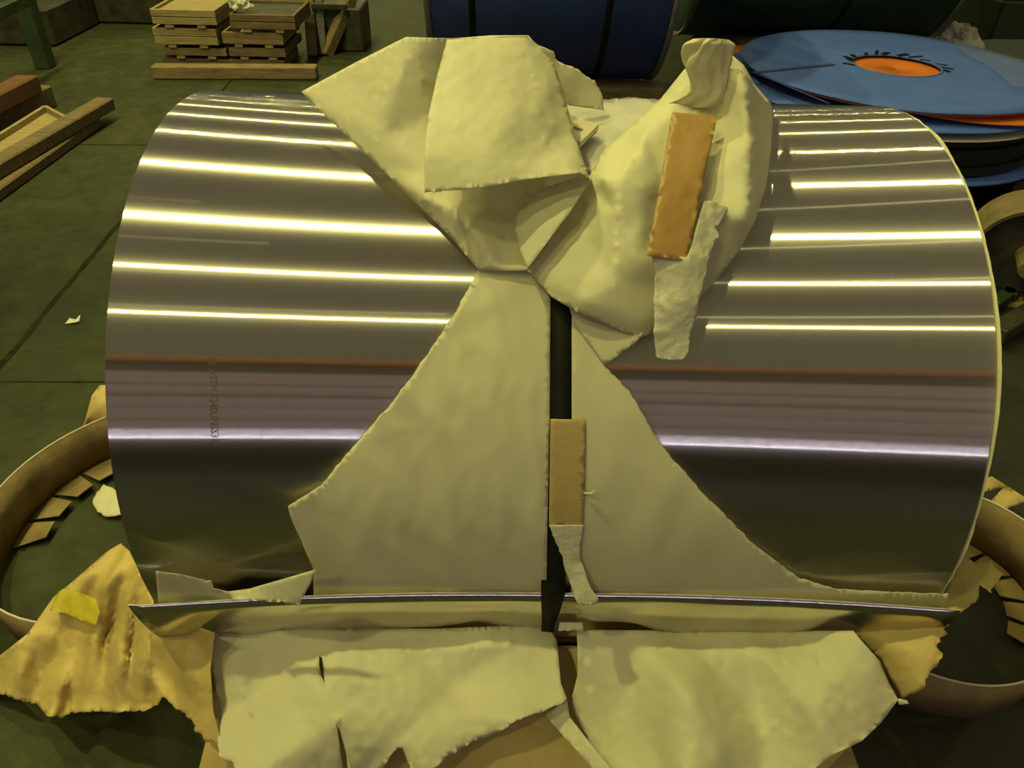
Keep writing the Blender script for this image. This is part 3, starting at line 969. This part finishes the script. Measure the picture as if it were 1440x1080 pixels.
# ================================================================== FIBRE RINGS ON THE FLOOR
def fibre_ring(px, py, rad, h, slits, label, squash=1.0, rot=0.0, gap=None):
    c = on_z(px, py, h); c.z = 0
    root = empty('edge_protector', c, label, 'edge ring', 'removed fibre edge rings')
    bm = bmesh.new()
    seg = 72
    prev = None
    first = None
    for i in range(seg):
        a = 2 * math.pi * i / seg
        rr = rad * (1 + 0.04 * math.sin(2 * a + rot) + 0.02 * math.sin(3 * a))
        p = Vector((c.x + rr * math.cos(a), c.y + rr * squash * math.sin(a), 0.002))
        top = p + Vector((math.cos(a) * 0.01, math.sin(a) * 0.01, h + 0.012 * math.sin(a * 2 + rot)))
        cur = (bm.verts.new(p), bm.verts.new(top))
        if prev:
            f = bm.faces.new((prev[0], cur[0], cur[1], prev[1])); f.smooth = True
        else:
            first = cur
        prev = cur
    f = bm.faces.new((prev[0], first[0], first[1], prev[1])); f.smooth = True
    bmesh.ops.recalc_face_normals(bm, faces=bm.faces[:])
    b = bm_obj('band', bm, M['protector'], root)
    s = b.modifiers.new('thickness', 'SOLIDIFY'); s.thickness = 0.003; s.offset = 0
    # pale cut rim
    bm = bmesh.new()
    pts = []
    for i in range(seg + 1):
        a = 2 * math.pi * i / seg
        rr = rad * (1 + 0.04 * math.sin(2 * a + rot) + 0.02 * math.sin(3 * a))
        pts.append(Vector((c.x + rr * math.cos(a) + math.cos(a) * 0.01, c.y + rr * squash * math.sin(a) + math.sin(a) * 0.01, h + 0.002 + 0.012 * math.sin(a * 2 + rot))))
    add_tube(bm, pts, 0.0026, 6, close=False)
    bm_obj('rim', bm, M['card'], root)
    # notched inner flange, one tab at a time
    for a0, a1 in slits:
        bm = bmesh.new()
        n = 4
        lo, hi = [], []
        for i in range(n + 1):
            a = math.radians(a0 + (a1 - a0) * i / n)
            rr = rad * (1 + 0.04 * math.sin(2 * a + rot) + 0.02 * math.sin(3 * a)) - 0.004
            lo.append(bm.verts.new((c.x + rr * math.cos(a), c.y + rr * squash * math.sin(a), 0.004)))
            a_ = math.radians(a0 + (a1 - a0) * (0.1 + 0.8 * i / n))
            r2 = rr - 0.085
            hi.append(bm.verts.new((c.x + r2 * math.cos(a_), c.y + r2 * squash * math.sin(a_), 0.022)))
        for i in range(n):
            bm.faces.new((lo[i], lo[i + 1], hi[i + 1], hi[i]))
        bmesh.ops.recalc_face_normals(bm, faces=bm.faces[:])
        t = bm_obj('flange_tab', bm, M['protector'], root)
        s = t.modifiers.new('thickness', 'SOLIDIFY'); s.thickness = 0.003; s.offset = 0
    return root


fibre_ring(192, 690, 0.345, 0.15, [(58 + 15 * k, 58 + 15 * k + 13.5) for k in range(9)], 'brown fibre ring lying on the floor left of the steel coil', squash=1.14)
fibre_ring(1306, 795, 0.31, 0.15, [(60 - 15 * k, 60 - 15 * k - 13.5) for k in range(6)], 'brown fibre ring lying on the floor right of the steel coil', rot=1.2)

# scraps on the floor at left
o = sheet('paper_scrap', M['tissue'], [dict(mode='z', step=5, wr=0.006, wscale=16, seed=27, torn=1.5,
    outline=[(130, 706, .012), (136, 692, .012), (146, 681, .02), (165, 690, .03), (175, 725, .02), (150, 727, .012), (137, 720, .012)], controls=[(150, 705, .02)])])
tag(o, 'crumpled white paper scrap on the floor inside the left ring', 'paper')
o = sheet('kraft_scrap', M['kraft'], [dict(mode='z', step=6, wr=0.004, wscale=16, ridge=0.004, seed=28,
    outline=[(129, 556, .19), (140, 542, .20), (165, 540, .2), (170, 600, .12), (146, 608, .08), (125, 622, .05), (115, 603, .09), (120, 590, .14)], controls=[(140, 575, .17)])])
tag(o, 'kraft paper scrap draped over the left fibre ring', 'kraft paper')
o = sheet('foil_scrap', M['film_milky'], [dict(mode='z', step=3, wr=0.003, wscale=40, seed=29, torn=1.0,
    outline=[(91, 455, .004), (98, 447, .006), (106, 449, .012), (113, 443, .010), (112, 452, .006), (102, 454, .006)])])
tag(o, 'tiny crumpled clear foil scrap on the bare floor at left', 'plastic scrap')
o = sheet('kraft_scrap', M['kraft'], [dict(mode='z', step=6, wr=0.003, wscale=16, seed=30,
    outline=[(1386, 672, .10), (1395, 670, .11), (1441, 699, .08), (1445, 705, .07), (1400, 721, .04), (1386, 712, .05), (1412, 685, .085), (1384, 692, .08)])])
tag(o, 'folded kraft paper scrap inside the right fibre ring', 'kraft paper')

# white paper edge along the right rim of the coil
bm = bmesh.new()
prev = None
for i in range(0, 141):
    th = 82 + 138 * i / 140
    w = -0.002 + 0.0065 * math.exp(-((th - 143) / 14) ** 2) + 0.003 * math.exp(-((th - 172) / 4) ** 2) + 0.003 * math.exp(-((th - 98) / 4) ** 2) + 0.0015 * noise.noise(Vector((th * 0.5, 1, 1)))
    cur = (bm.verts.new(coil_pt(th, COIL_C.x + hw + 0.0015, -0.012)), bm.verts.new(coil_pt(th, COIL_C.x + hw + 0.0035, w)))
    if prev:
        f = bm.faces.new((prev[0], cur[0], cur[1], prev[1])); f.smooth = True
    prev = cur
bmesh.ops.recalc_face_normals(bm, faces=bm.faces[:])
ep = bm_obj('edge_paper', bm, M['paper'], coil)
s_ = ep.modifiers.new('thickness', 'SOLIDIFY'); s_.thickness = 0.0012; s_.offset = 0
ep['label'] = 'thin white interleaf paper edge'

# ================================================================== WRAPPED COILS IN THE BACKGROUND
def wrapped_coil(name, xl, xr, cy, cz, rad, wrap, straps, label, flaps=True):
    cx, hw_ = (xl + xr) / 2, (xr - xl) / 2
    root = empty(name, (cx, cy, cz - rad), label, 'wrapped coil', 'wrapped coils at the back')
    b = bmesh.new()
    add_lathe_x(b, cx, cy, cz, [(-hw_, rad - 0.01), (-hw_ + 0.01, rad), (hw_ - 0.01, rad), (hw_, rad - 0.01), (hw_, 0.25), (-hw_, 0.25)], 96)
    bm_obj('wrap', b, wrap, root)
    for s in (-1, 1):
        b = bmesh.new()
        x = s * (hw_ - 0.004)
        add_lathe_x(b, cx, cy, cz, [(x - 0.014, rad + 0.001), (x - 0.014, rad + 0.005), (x + 0.014, rad + 0.005), (x + 0.016, rad - 0.05), (x + 0.010, rad - 0.05)], 96)
        bm_obj('edge_ring', b, M['rim_grey'], root)
    for x in straps:
        b = bmesh.new()
        add_lathe_x(b, x, cy, cz, [(-0.016, rad + 0.0005), (-0.016, rad + 0.002), (0.016, rad + 0.002), (0.016, rad + 0.0005)], 96)
        bm_obj('strap', b, M['strap'], root)
    return root


def px_x(px, py, y):
    return on_y(px, py, y).x


yb = 3.97
wrapped_coil('blue_coil', px_x(598, 20, yb), px_x(955, 5, yb), 4.75, 1.15, 0.80, M['blue_wrap'], [px_x(663, 20, yb), px_x(858, 20, yb)], 'dark blue wrapped coil with two black straps behind the paper hood')
yg = 5.45
wrapped_coil('green_coil', px_x(982, 10, yg), px_x(1362, 5, yg), 6.2, 1.08, 0.80, M['green_wrap'], [px_x(1200, 10, yg)], 'dark green wrapped coil at the top right edge')


def cradle(name, x0, x1, cy, cz, rad, label):
    root = empty(name, ((x0 + x1) / 2, cy, 0), label, 'cradle')
    for s in (-1, 1):
        b = bmesh.new()
        yy = cy + s * rad * 0.52
        zt = cz - math.sqrt(rad * rad - (rad * 0.52 - 0.09) ** 2) - 0.012
        add_box(b, Vector(((x0 + x1) / 2, yy, zt / 2 + 0.05)), ((x1 - x0) / 2, 0.08, zt / 2 - 0.05), bevel=0.008)
        bm_obj('beam', b, M['wood_dark'], root)
    for k in range(2):
        b = bmesh.new()
        add_box(b, Vector((x0 + (x1 - x0) * (0.12 + 0.76 * k), cy, 0.05)), (0.07, rad * 0.75, 0.049), bevel=0.006)
        bm_obj('bearer', b, M['wood_dark'], root)
    return root


cradle('coil_cradle', px_x(580, 110, 4.3), px_x(935, 110, 4.3), 4.75, 1.15, 0.80, 'dark timber cradle under the dark blue coil')
cradle('coil_cradle', px_x(1008, 50, 5.8), px_x(1322, 50, 5.8), 6.2, 1.08, 0.80, 'dark timber cradle under the dark green coil')

# ================================================================== PILE OF BLUE AND ORANGE DISCS
DC = on_z(1260, 92, 0.52)
DR, HR = 0.83, 0.228


def disc(name, cx, cy, z, rad, hole, th, mat, label, cat, tilt=0.0, wav=0.006, cuts=False, group=None):
    b = bmesh.new()
    seg = 96
    rings = []
    for j, rr in enumerate([hole, hole + 0.03, hole + 0.15, (hole + rad) / 2, rad - 0.1, rad]) if hole > 0 else enumerate([0.0008, 0.2, 0.4, 0.6, rad - 0.1, rad]):
        ring = []
        for k in range(seg):
            a = 2 * math.pi * k / seg
            zz = z + wav * noise.noise(Vector((math.cos(a) * 2.2, math.sin(a) * 2.2, rr * 3 + cx))) * (rr / rad) + tilt * math.cos(a) * rr
            ring.append(b.verts.new((cx + rr * math.cos(a), cy + rr * math.sin(a), zz)))
        rings.append(ring)
    for A_, B_ in zip(rings, rings[1:]):
        for k in range(seg):
            f = b.faces.new((A_[k], A_[(k + 1) % seg], B_[(k + 1) % seg], B_[k])); f.smooth = True
    bmesh.ops.recalc_face_normals(b, faces=b.faces[:])
    if b.faces[0].normal.z < 0:
        bmesh.ops.reverse_faces(b, faces=b.faces[:])
    o_ = bm_obj(name, b, mat)
    sm = o_.modifiers.new('thickness', 'SOLIDIFY'); sm.thickness = th; sm.offset = -1
    return tag(o_, label, cat, group)


top_disc = disc('board_disc', DC.x, DC.y, 0.52, DR, HR, 0.006, M['blue_board'], 'topmost blue board disc with an orange centre showing', 'disc', group='blue coil end discs')
# seams scored into the top disc and the slit collar round its hole
def disc_strip(p0, p1, w, z, mat, name, parent):
    b = bmesh.new()
    add_beam(b, Vector((p0.x, p0.y, z)), Vector((p1.x, p1.y, z)), w, 0.002, 0)
    return bm_obj(name, b, mat, parent)


M['blue_dark'] = mat_noise('blue_board_fold', (0.03, 0.06, 0.2), (0.045, 0.08, 0.27), 10, 0.8, 0, 0.1)
disc_strip(on_z(1060, 103, .52), on_z(1172, 91, .52), 0.03, 0.523, M['blue_dark'], 'seam', top_disc)
disc_strip(on_z(1066, 105, .52), on_z(1165, 146, .52), 0.012, 0.523, M['blue_dark'], 'seam', top_disc)
for k in range(13):
    a = math.radians(-14 + 16.5 * k + random.uniform(-6, 6))
    L = random.uniform(0.03, 0.10)
    p0 = Vector((DC.x + HR * math.cos(a), DC.y + HR * math.sin(a), 0))
    p1 = Vector((DC.x + (HR + L) * math.cos(a - 0.16), DC.y + (HR + L) * math.sin(a - 0.16), 0))
    disc_strip(p0, p1, random.uniform(0.012, 0.032), 0.5225, M['strap'], 'slit', top_disc)
b = bmesh.new()
add_tube(b, [Vector((DC.x + (HR + 0.004) * math.cos(a), DC.y + (HR + 0.004) * math.sin(a), 0.520)) for a in [math.radians(-190 + 210 * i / 60) for i in range(61)]], 0.006, 6)
bm_obj('collar', b, M['blue_board'], top_disc)
disc('orange_disc', DC.x + 0.01, DC.y + 0.01, 0.500, 0.80, 0, 0.006, M['orange'], 'orange disc directly under the topmost blue disc', 'disc', wav=0.002)
disc('orange_disc', DC.x + 0.28, DC.y - 0.06, 0.478, 0.78, HR, 0.006, M['orange'], 'orange disc jutting out to the right of the disc pile', 'disc', wav=0.004)
disc('board_disc', DC.x - 0.06, DC.y - 0.03, 0.452, 0.86, HR, 0.008, M['blue_board'], 'second blue board disc, below the orange discs', 'disc', group='blue coil end discs')
disc('orange_disc', DC.x - 0.16, DC.y + 0.10, 0.428, 0.84, HR, 0.006, M['orange'], 'orange disc jutting out to the left of the disc pile', 'disc', wav=0.004)
disc('white_sheet_disc', DC.x - 0.05, DC.y - 0.04, 0.410, 0.85, HR, 0.004, M['card'], 'pale disc low in the blue disc pile', 'disc', wav=0.004)
disc('board_disc', DC.x + 0.02, DC.y - 0.02, 0.19, 0.84, HR, 0.012, M['blue_board'], 'lowest blue board disc under the dark packs', 'disc', group='blue coil end discs')
b = bmesh.new()
for k in range(4):
    rr = 0.80 - 0.02 * (k % 2)
    m_ = Matrix.Translation((DC.x, DC.y, 0.225 + 0.045 * k))
    bmesh.ops.create_cone(b, cap_ends=True, segments=64, radius1=rr, radius2=rr, depth=0.040, matrix=m_)
M['black_pack'] = mat_noise('black_rubber_pack', (0.008, 0.012, 0.009), (0.02, 0.026, 0.018), 12, 0.5, 0, 0.3)
tag(bm_obj('dark_pack', b, M['black_pack']), 'stack of dark packs between the blue discs', 'pack')
pal = empty('dark_pallet', (DC.x, DC.y, 0), 'dark pallet carrying the blue disc pile', 'pallet')
for k in range(3):
    b = bmesh.new()
    add_box(b, Vector((DC.x - 0.5 + 0.5 * k, DC.y, 0.075)), (0.05, 0.7, 0.074), bevel=0.004)
    bm_obj('runner', b, M['iron'], pal)
for k in range(6):
    b = bmesh.new()
    add_box(b, Vector((DC.x, DC.y - 0.6 + 0.24 * k, 0.162)), (0.72, 0.08, 0.012), bevel=0.003)
    bm_obj('deck_board', b, M['iron'], pal)
# clear film over the right side of the pile
b = bmesh.new()
o = sheet('plastic_film', M['film_clear'], [dict(mode='z', step=6, wr=0.012, wscale=7, ridge=0.02, crump=0.03, cfreq=9, seed=31, smooth=1,
    outline=[(1340, 57, .535), (1400, 55, .55), (1500, 56, .55), (1500, 150, .535), (1440, 124, .54), (1422, 121, .535), (1408, 106, .535), (1385, 90, .535), (1356, 76, .535)], controls=[(1430, 90, .57)])], thick=0.0004)
tag(o, 'glossy clear plastic film over the right of the blue disc pile', 'plastic film')

# ================================================================== THINGS AT THE TOP RIGHT CORNER
def crumple(name, mat, c, rx, ry, rz, seed, label, cat, seg=26, amp=0.35):
    b = bmesh.new()
    bmesh.ops.create_icosphere(b, subdivisions=4, radius=1.0)
    for v in b.verts:
        n_ = v.co.normalized()
        k_ = 1 + amp * (noise.noise(n_ * 2.4 + Vector((seed, 0, 0))) - 0.5 * abs(noise.noise(n_ * 5 + Vector((0, seed, 0)))))
        v.co = Vector((c.x + n_.x * rx * k_, c.y + n_.y * ry * k_, max(c.z - rz * 0.8, c.z + n_.z * rz * k_)))
    for f in b.faces:
        f.smooth = False
    return tag(bm_obj(name, b, mat), label, cat)


c_ = on_z(1362, 14, 0.5); c_.z = 0.18; c_.y -= 0.05
crumple('wrapped_bundle', M['film_milky'], c_, 0.17, 0.22, 0.22, 3.0, 'shiny plastic wrapped bundle beside the dark green coil', 'bundle')
b = bmesh.new()
g0 = on_z(1392, 54, 0.3)
bin_ = empty('green_bin', (g0.x + 0.5, g0.y + 0.4, 0), 'dark green bin in the top right corner', 'bin')
for (cx_, cy_, hx_, hy_) in ((g0.x + 0.5, g0.y, 0.5, 0.02), (g0.x + 0.5, g0.y + 0.8, 0.5, 0.02), (g0.x, g0.y + 0.4, 0.02, 0.4), (g0.x + 1.0, g0.y + 0.4, 0.02, 0.4)):
    b = bmesh.new()
    add_box(b, Vector((cx_, cy_, 0.30)), (hx_, hy_, 0.25), bevel=0.006)
    bm_obj('side_panel', b, M['green_paint'], bin_)
b = bmesh.new(); add_box(b, Vector((g0.x + 0.5, g0.y + 0.4, 0.06)), (0.5, 0.4, 0.02)); bm_obj('bottom_panel', b, M['green_paint'], bin_)
for x in (0.1, 0.9):
    b = bmesh.new(); add_box(b, Vector((g0.x + x, g0.y + 0.4, 0.02)), (0.06, 0.4, 0.02)); bm_obj('foot', b, M['green_paint'], bin_)

# ================================================================== CRATE STACKS (top left)
YT = on_z(330, 107, 0).y


def crate(name, xl, xr, rt, rb, yf, depth, mat, label, fill=None, open_top=True, zfix=None):
    p0, p1 = on_y(xl, rb, yf), on_y(xr, rb, yf)
    z0, z1 = (on_y((xl + xr) / 2, rb, yf).z, on_y((xl + xr) / 2, rt, yf).z)
    if zfix is not None:
        z0 = zfix
    x0, x1 = p0.x, p1.x
    root = empty(name, ((x0 + x1) / 2, yf + depth / 2, z0), label, 'crate', 'stacked wooden crates at the back')
    h = z1 - z0
    bat = 0.022
    rows = 2 if h > 0.11 else 1
    bh = (h - bat) / rows
    for r in range(rows):
        zc = z0 + bat + bh * (r + 0.5)
        jit = random.uniform(-0.006, 0.006)
        for (c, hf) in ((((x0 + x1) / 2 + jit, yf, zc), ((x1 - x0) / 2, 0.011, bh / 2 - 0.002)), (((x0 + x1) / 2, yf + depth, zc), ((x1 - x0) / 2, 0.011, bh / 2 - 0.002)),
                        ((x0 + 0.011, yf + depth / 2, zc), (0.011, depth / 2 - 0.012, bh / 2 - 0.002)), ((x1 - 0.011, yf + depth / 2, zc), (0.011, depth / 2 - 0.012, bh / 2 - 0.002))):
            b = bmesh.new(); add_box(b, Vector(c), hf, bevel=0.003); bm_obj('side_board', b, mat, root)
    b = bmesh.new(); add_box(b, Vector(((x0 + x1) / 2, yf + depth / 2, z0 + bat + 0.006)), ((x1 - x0) / 2 - 0.02, depth / 2 - 0.02, 0.006)); bm_obj('bottom_board', b, mat, root)
    for t in (0.25, 0.75):
        b = bmesh.new(); add_box(b, Vector((x0 + (x1 - x0) * t, yf + depth / 2, z0 + bat / 2)), (0.03, depth / 2 + 0.006, bat / 2), bevel=0.002); bm_obj('batten', b, M['wood_pale'], root)
    if fill is not None:
        b = bmesh.new(); add_box(b, Vector(((x0 + x1) / 2, yf + depth / 2, z1 - 0.03)), ((x1 - x0) / 2 - 0.025, depth / 2 - 0.02, 0.008)); bm_obj('inner_board', b, fill, root)
    return root, z1


YS = YT + 0.16
zb_ = on_y(330, 85, YS).z
_, z1 = crate('wooden_crate', 234, 321, 67, 84.5, YS + 0.02, 0.5, M['wood'], 'lowest crate of the left crate stack', zfix=max(zb_, 0.03))
_, z1 = crate('wooden_crate', 221, 309, 39, 66, YS, 0.5, M['wood_pale'], 'middle crate of the left crate stack', zfix=z1 + 0.002)
_, z1L = crate('wooden_crate', 216, 306, 13, 37, YS - 0.02, 0.55, M['wood_pale'], 'top crate of the left stack with a pale board inside', fill=M['wood_pale'], zfix=z1 + 0.002)
_, z1 = crate('wooden_crate', 325, 404, 67, 84.5, YS + 0.03, 0.5, M['wood_dark'], 'lowest crate of the right crate stack', zfix=max(zb_, 0.03))
_, z1 = crate('wooden_crate', 315, 400, 45, 66, YS + 0.02, 0.5, M['wood'], 'middle crate of the right crate stack', zfix=z1 + 0.002)
_, z1R = crate('wooden_crate', 325, 416, 20, 39, YS, 0.5, M['wood_dark'], 'top crate of the right stack, open and dark inside', fill=M['iron'], zfix=z1 + 0.002)
b = bmesh.new()
add_beam(b, on_z(216, 100, 0.045), on_z(446, 101, 0.045), 0.10, 0.088, 0.008)
tag(bm_obj('timber_beam', b, M['wood']), 'long squared timber lying in front of the crate stacks', 'timber')
b = bmesh.new()
pa, pb = on_y(236, 90, YS + 0.1), on_y(404, 90, YS + 0.1)
zt = max(zb_, 0.03) - 0.001
add_box(b, Vector(((pa.x + pb.x) / 2, YS + 0.25, zt / 2)), ((pb.x - pa.x) / 2, 0.22, zt / 2 - 0.0005), bevel=0.004)
tag(bm_obj('plank', b, M['wood_dark']), 'flat plank under the two crate stacks', 'plank')
c_ = on_y(339, 10, YS + 0.1)
crumple('plastic_bag', M['film_milky'], Vector((c_.x, c_.y, z1R + 0.045)), 0.07, 0.08, 0.06, 8.0, 'crumpled white plastic on the right crate stack', 'plastic bag', amp=0.6)

# ================================================================== DARK RACK RIGHT OF THE CRATES
rk = on_z(450, 80, 0)
rack = empty('iron_rack', (rk.x, rk.y, 0), 'dark leaning iron rack right of the crate stacks', 'rack')
for (a, c, w) in (((454, 78, 0), (446, -40, 1), 0.07), ((458, 78, 0), (505, -30, 1), 0.08), ((440, 80, 0), (432, -30, 1), 0.08)):
    b = bmesh.new()
    base = on_z(a[0], a[1], 0)
    top = on_y(c[0], c[1], base.y + 0.3)
    add_beam(b, base, top, w, w, 0.006)
    bm_obj('post', b, M['wood_dark'] if w == 0.08 else M['iron'], rack)
b = bmesh.new(); add_box(b, Vector((rk.x + 0.12, rk.y + 0.38, 0.16)), (0.20, 0.2, 0.159), bevel=0.01); bm_obj('base_box', b, M['iron'], rack)
b = bmesh.new(); add_beam(b, Vector((rk.x - 0.05, rk.y + 0.14, 0.34)), Vector((rk.x + 0.22, rk.y + 0.14, 0.34)), 0.04, 0.04, 0.004); bm_obj('crossbar', b, M['iron'], rack)

# ================================================================== GREEN FRAME AND TIMBERS (left)
gp = on_z(65, 95, 0)
fr = empty('steel_stand', (gp.x, gp.y, 0), 'green painted steel stand at the top left corner', 'stand')
b = bmesh.new(); add_box(b, Vector((gp.x, gp.y, 0.45)), (0.055, 0.055, 0.449), bevel=0.006); bm_obj('post', b, M['green_paint'], fr)
b = bmesh.new()
r0, r1 = on_z(44, -4, 0.5), on_z(-160, 92, 0.5)
add_beam(b, r0, r1, 0.06, 0.07, 0.006); bm_obj('rail', b, M['green_paint'], fr)
b = bmesh.new(); add_box(b, Vector((r1.x, r1.y, 0.25)), (0.05, 0.05, 0.249), bevel=0.006); bm_obj('post', b, M['green_paint'], fr)
mb = on_z(20, 82, 0)
mach = empty('machine_bed', (mb.x - 0.3, mb.y + 0.6, 0), 'dark machine bed behind the green frame', 'machine')
b = bmesh.new(); add_box(b, Vector((mb.x - 0.5, mb.y + 0.75, 0.14)), (0.65, 0.4, 0.139), bevel=0.02); bm_obj('bed', b, M['iron'], mach)
b = bmesh.new(); add_box(b, Vector((mb.x - 0.3, mb.y + 1.3, 0.3)), (1.4, 0.12, 0.299), bevel=0.02); bm_obj('guard', b, M['iron'], mach)
for k in range(3):
    b = bmesh.new(); add_tube(b, [Vector((mb.x - 0.9 + 0.4 * k, mb.y + 0.40, 0.33)), Vector((mb.x - 0.9 + 0.4 * k, mb.y + 1.1, 0.33))], 0.05, 12); bm_obj('roller', b, M['iron'], mach)


def timber(name, pa, pb, w, h, zbase, mat, label, cat='timber', ext=0.0):
    a, c = Vector(pa), Vector(pb)
    a.z = c.z = zbase + h / 2
    d = (c - a).normalized()
    a -= d * ext
    b = bmesh.new()
    nrm = Vector((-d.y, d.x, 0))
    add_beam(b, a + nrm * w / 2, c + nrm * w / 2, w, h - 0.001, 0.008)
    return tag(bm_obj(name, b, mat), label, cat)


def far(p, q, t):
    return p + (q - p) * t


timber('timber_beam', far(on_z(20, 270, 0), on_z(145, 178, 0), -0.5), on_z(145, 178, 0), 0.20, 0.058, 0.0, M['wood_dark'], 'low weathered timber lying on the floor at the left edge')
timber('timber_beam', far(on_z(0, 253, .06), on_z(140, 168, .06), -0.4), on_z(164, 153.5, .06), 0.105, 0.072, 0.059, M['wood_dark'], 'longer weathered timber resting on the low one, end overhanging')
zt0, zt1 = 0.004, 0.10
A0, A1 = on_z(0, 217, zt1), on_z(91, 163, zt1)
B0, B1 = on_z(0, 187, zt1), on_z(63, 148, zt1)
A0, B0 = far(A0, A1, -0.4), far(B0, B1, -0.45)
tray = empty('wooden_tray', Vector(((A0.x + B1.x) / 2, (A0.y + B1.y) / 2, 0)), 'shallow pale wooden tray behind the weathered timbers at left', 'tray')
dz = Vector((0, 0, -(zt1 - zt0) / 2))
for p, q in ((A0, A1), (B0, B1), (A1, B1), (A0, B0)):
    b = bmesh.new(); add_beam(b, p + dz, q + dz, 0.022, zt1 - zt0, 0.003); bm_obj('side_board', b, M['wood_pale'] if p is B0 or p is A1 else M['wood'], tray)
b = bmesh.new()
vs_ = [b.verts.new(p + Vector((0, 0, -0.035))) for p in (A0, A1, B1, B0)] + [b.verts.new(p + Vector((0, 0, -0.05))) for p in (A0, A1, B1, B0)]
for q in ((0, 1, 2, 3), (7, 6, 5, 4), (0, 4, 5, 1), (1, 5, 6, 2), (2, 6, 7, 3), (3, 7, 4, 0)):
    b.faces.new([vs_[i] for i in q])
bmesh.ops.recalc_face_normals(b, faces=b.faces[:])
bm_obj('bottom_board', b, M['wood_pale'], tray)
blk0, blk1 = on_z(-10, 196, 0), on_z(82, 149, 0)
timber('timber_beam', far(blk0, blk1, -0.2), blk1, 0.42, 0.13, 0.0, M['wood_dark'], 'broad dark block under the reddish beam')
timber('timber_beam', far(on_z(-10, 168, 0.132), on_z(61, 129, 0.132), -0.2), on_z(61, 129, 0.132), 0.13, 0.10, 0.132, M['wood_red'], 'reddish stained beam on the dark block at the left edge')

# ================================================================== ROLLER STAND (right edge)
wc = on_z(1440, 350, 0.235)
st_ = empty('roller_stand', (wc.x, wc.y, 0), 'rusty roller stand on the dark floor right of the coil', 'roller stand')
axd = Vector((-0.40, -0.90, 0)).normalized()
b = bmesh.new()
sd = axd.cross(Vector((0, 0, 1)))
ringsr = []
for (off, rr) in ((0.11, 0.19), (0.115, 0.205), (-0.115, 0.205), (-0.11, 0.19)):
    ringsr.append([b.verts.new(wc + axd * off + (sd * math.cos(2 * math.pi * i / 40) + Vector((0, 0, 1)) * math.sin(2 * math.pi * i / 40)) * rr) for i in range(40)])
for k in range(4):
    A_, B_ = ringsr[k], ringsr[(k + 1) % 4]
    for i in range(40):
        b.faces.new((A_[i], A_[(i + 1) % 40], B_[(i + 1) % 40], B_[i]))
bmesh.ops.recalc_face_normals(b, faces=b.faces[:])
bm_obj('roller_rim', b, M['rust'], st_)
b = bmesh.new()
add_tube(b, [wc + axd * 0.03, wc + axd * 0.05], 0.19, 32); bm_obj('web_disc', b, M['iron'], st_)
b = bmesh.new()
add_tube(b, [wc - axd * 0.22, wc + axd * 0.20], 0.035, 14); bm_obj('axle', b, M['rust'], st_)
for (a, c, w, h, mt) in (((1372, 318), (1450, 392), 0.05, 0.05, 'rust'), ((1392, 388), (1460, 345), 0.045, 0.045, 'rust'), ((1395, 430), (1470, 380), 0.05, 0.05, 'green_paint'), ((1385, 350), (1420, 420), 0.05, 0.05, 'iron'), ((1400, 470), (1480, 420), 0.07, 0.06, 'iron')):
    b = bmesh.new(); add_beam(b, on_z(a[0], a[1], 0.06), on_z(c[0], c[1], 0.06), w, h, 0.004); bm_obj('frame_bar', b, M[mt], st_)
b = bmesh.new()
add_box(b, Vector((wc.x, wc.y, 0.015)), (0.3, 0.25, 0.014), bevel=0.004); bm_obj('base_plate', b, M['iron'], st_)
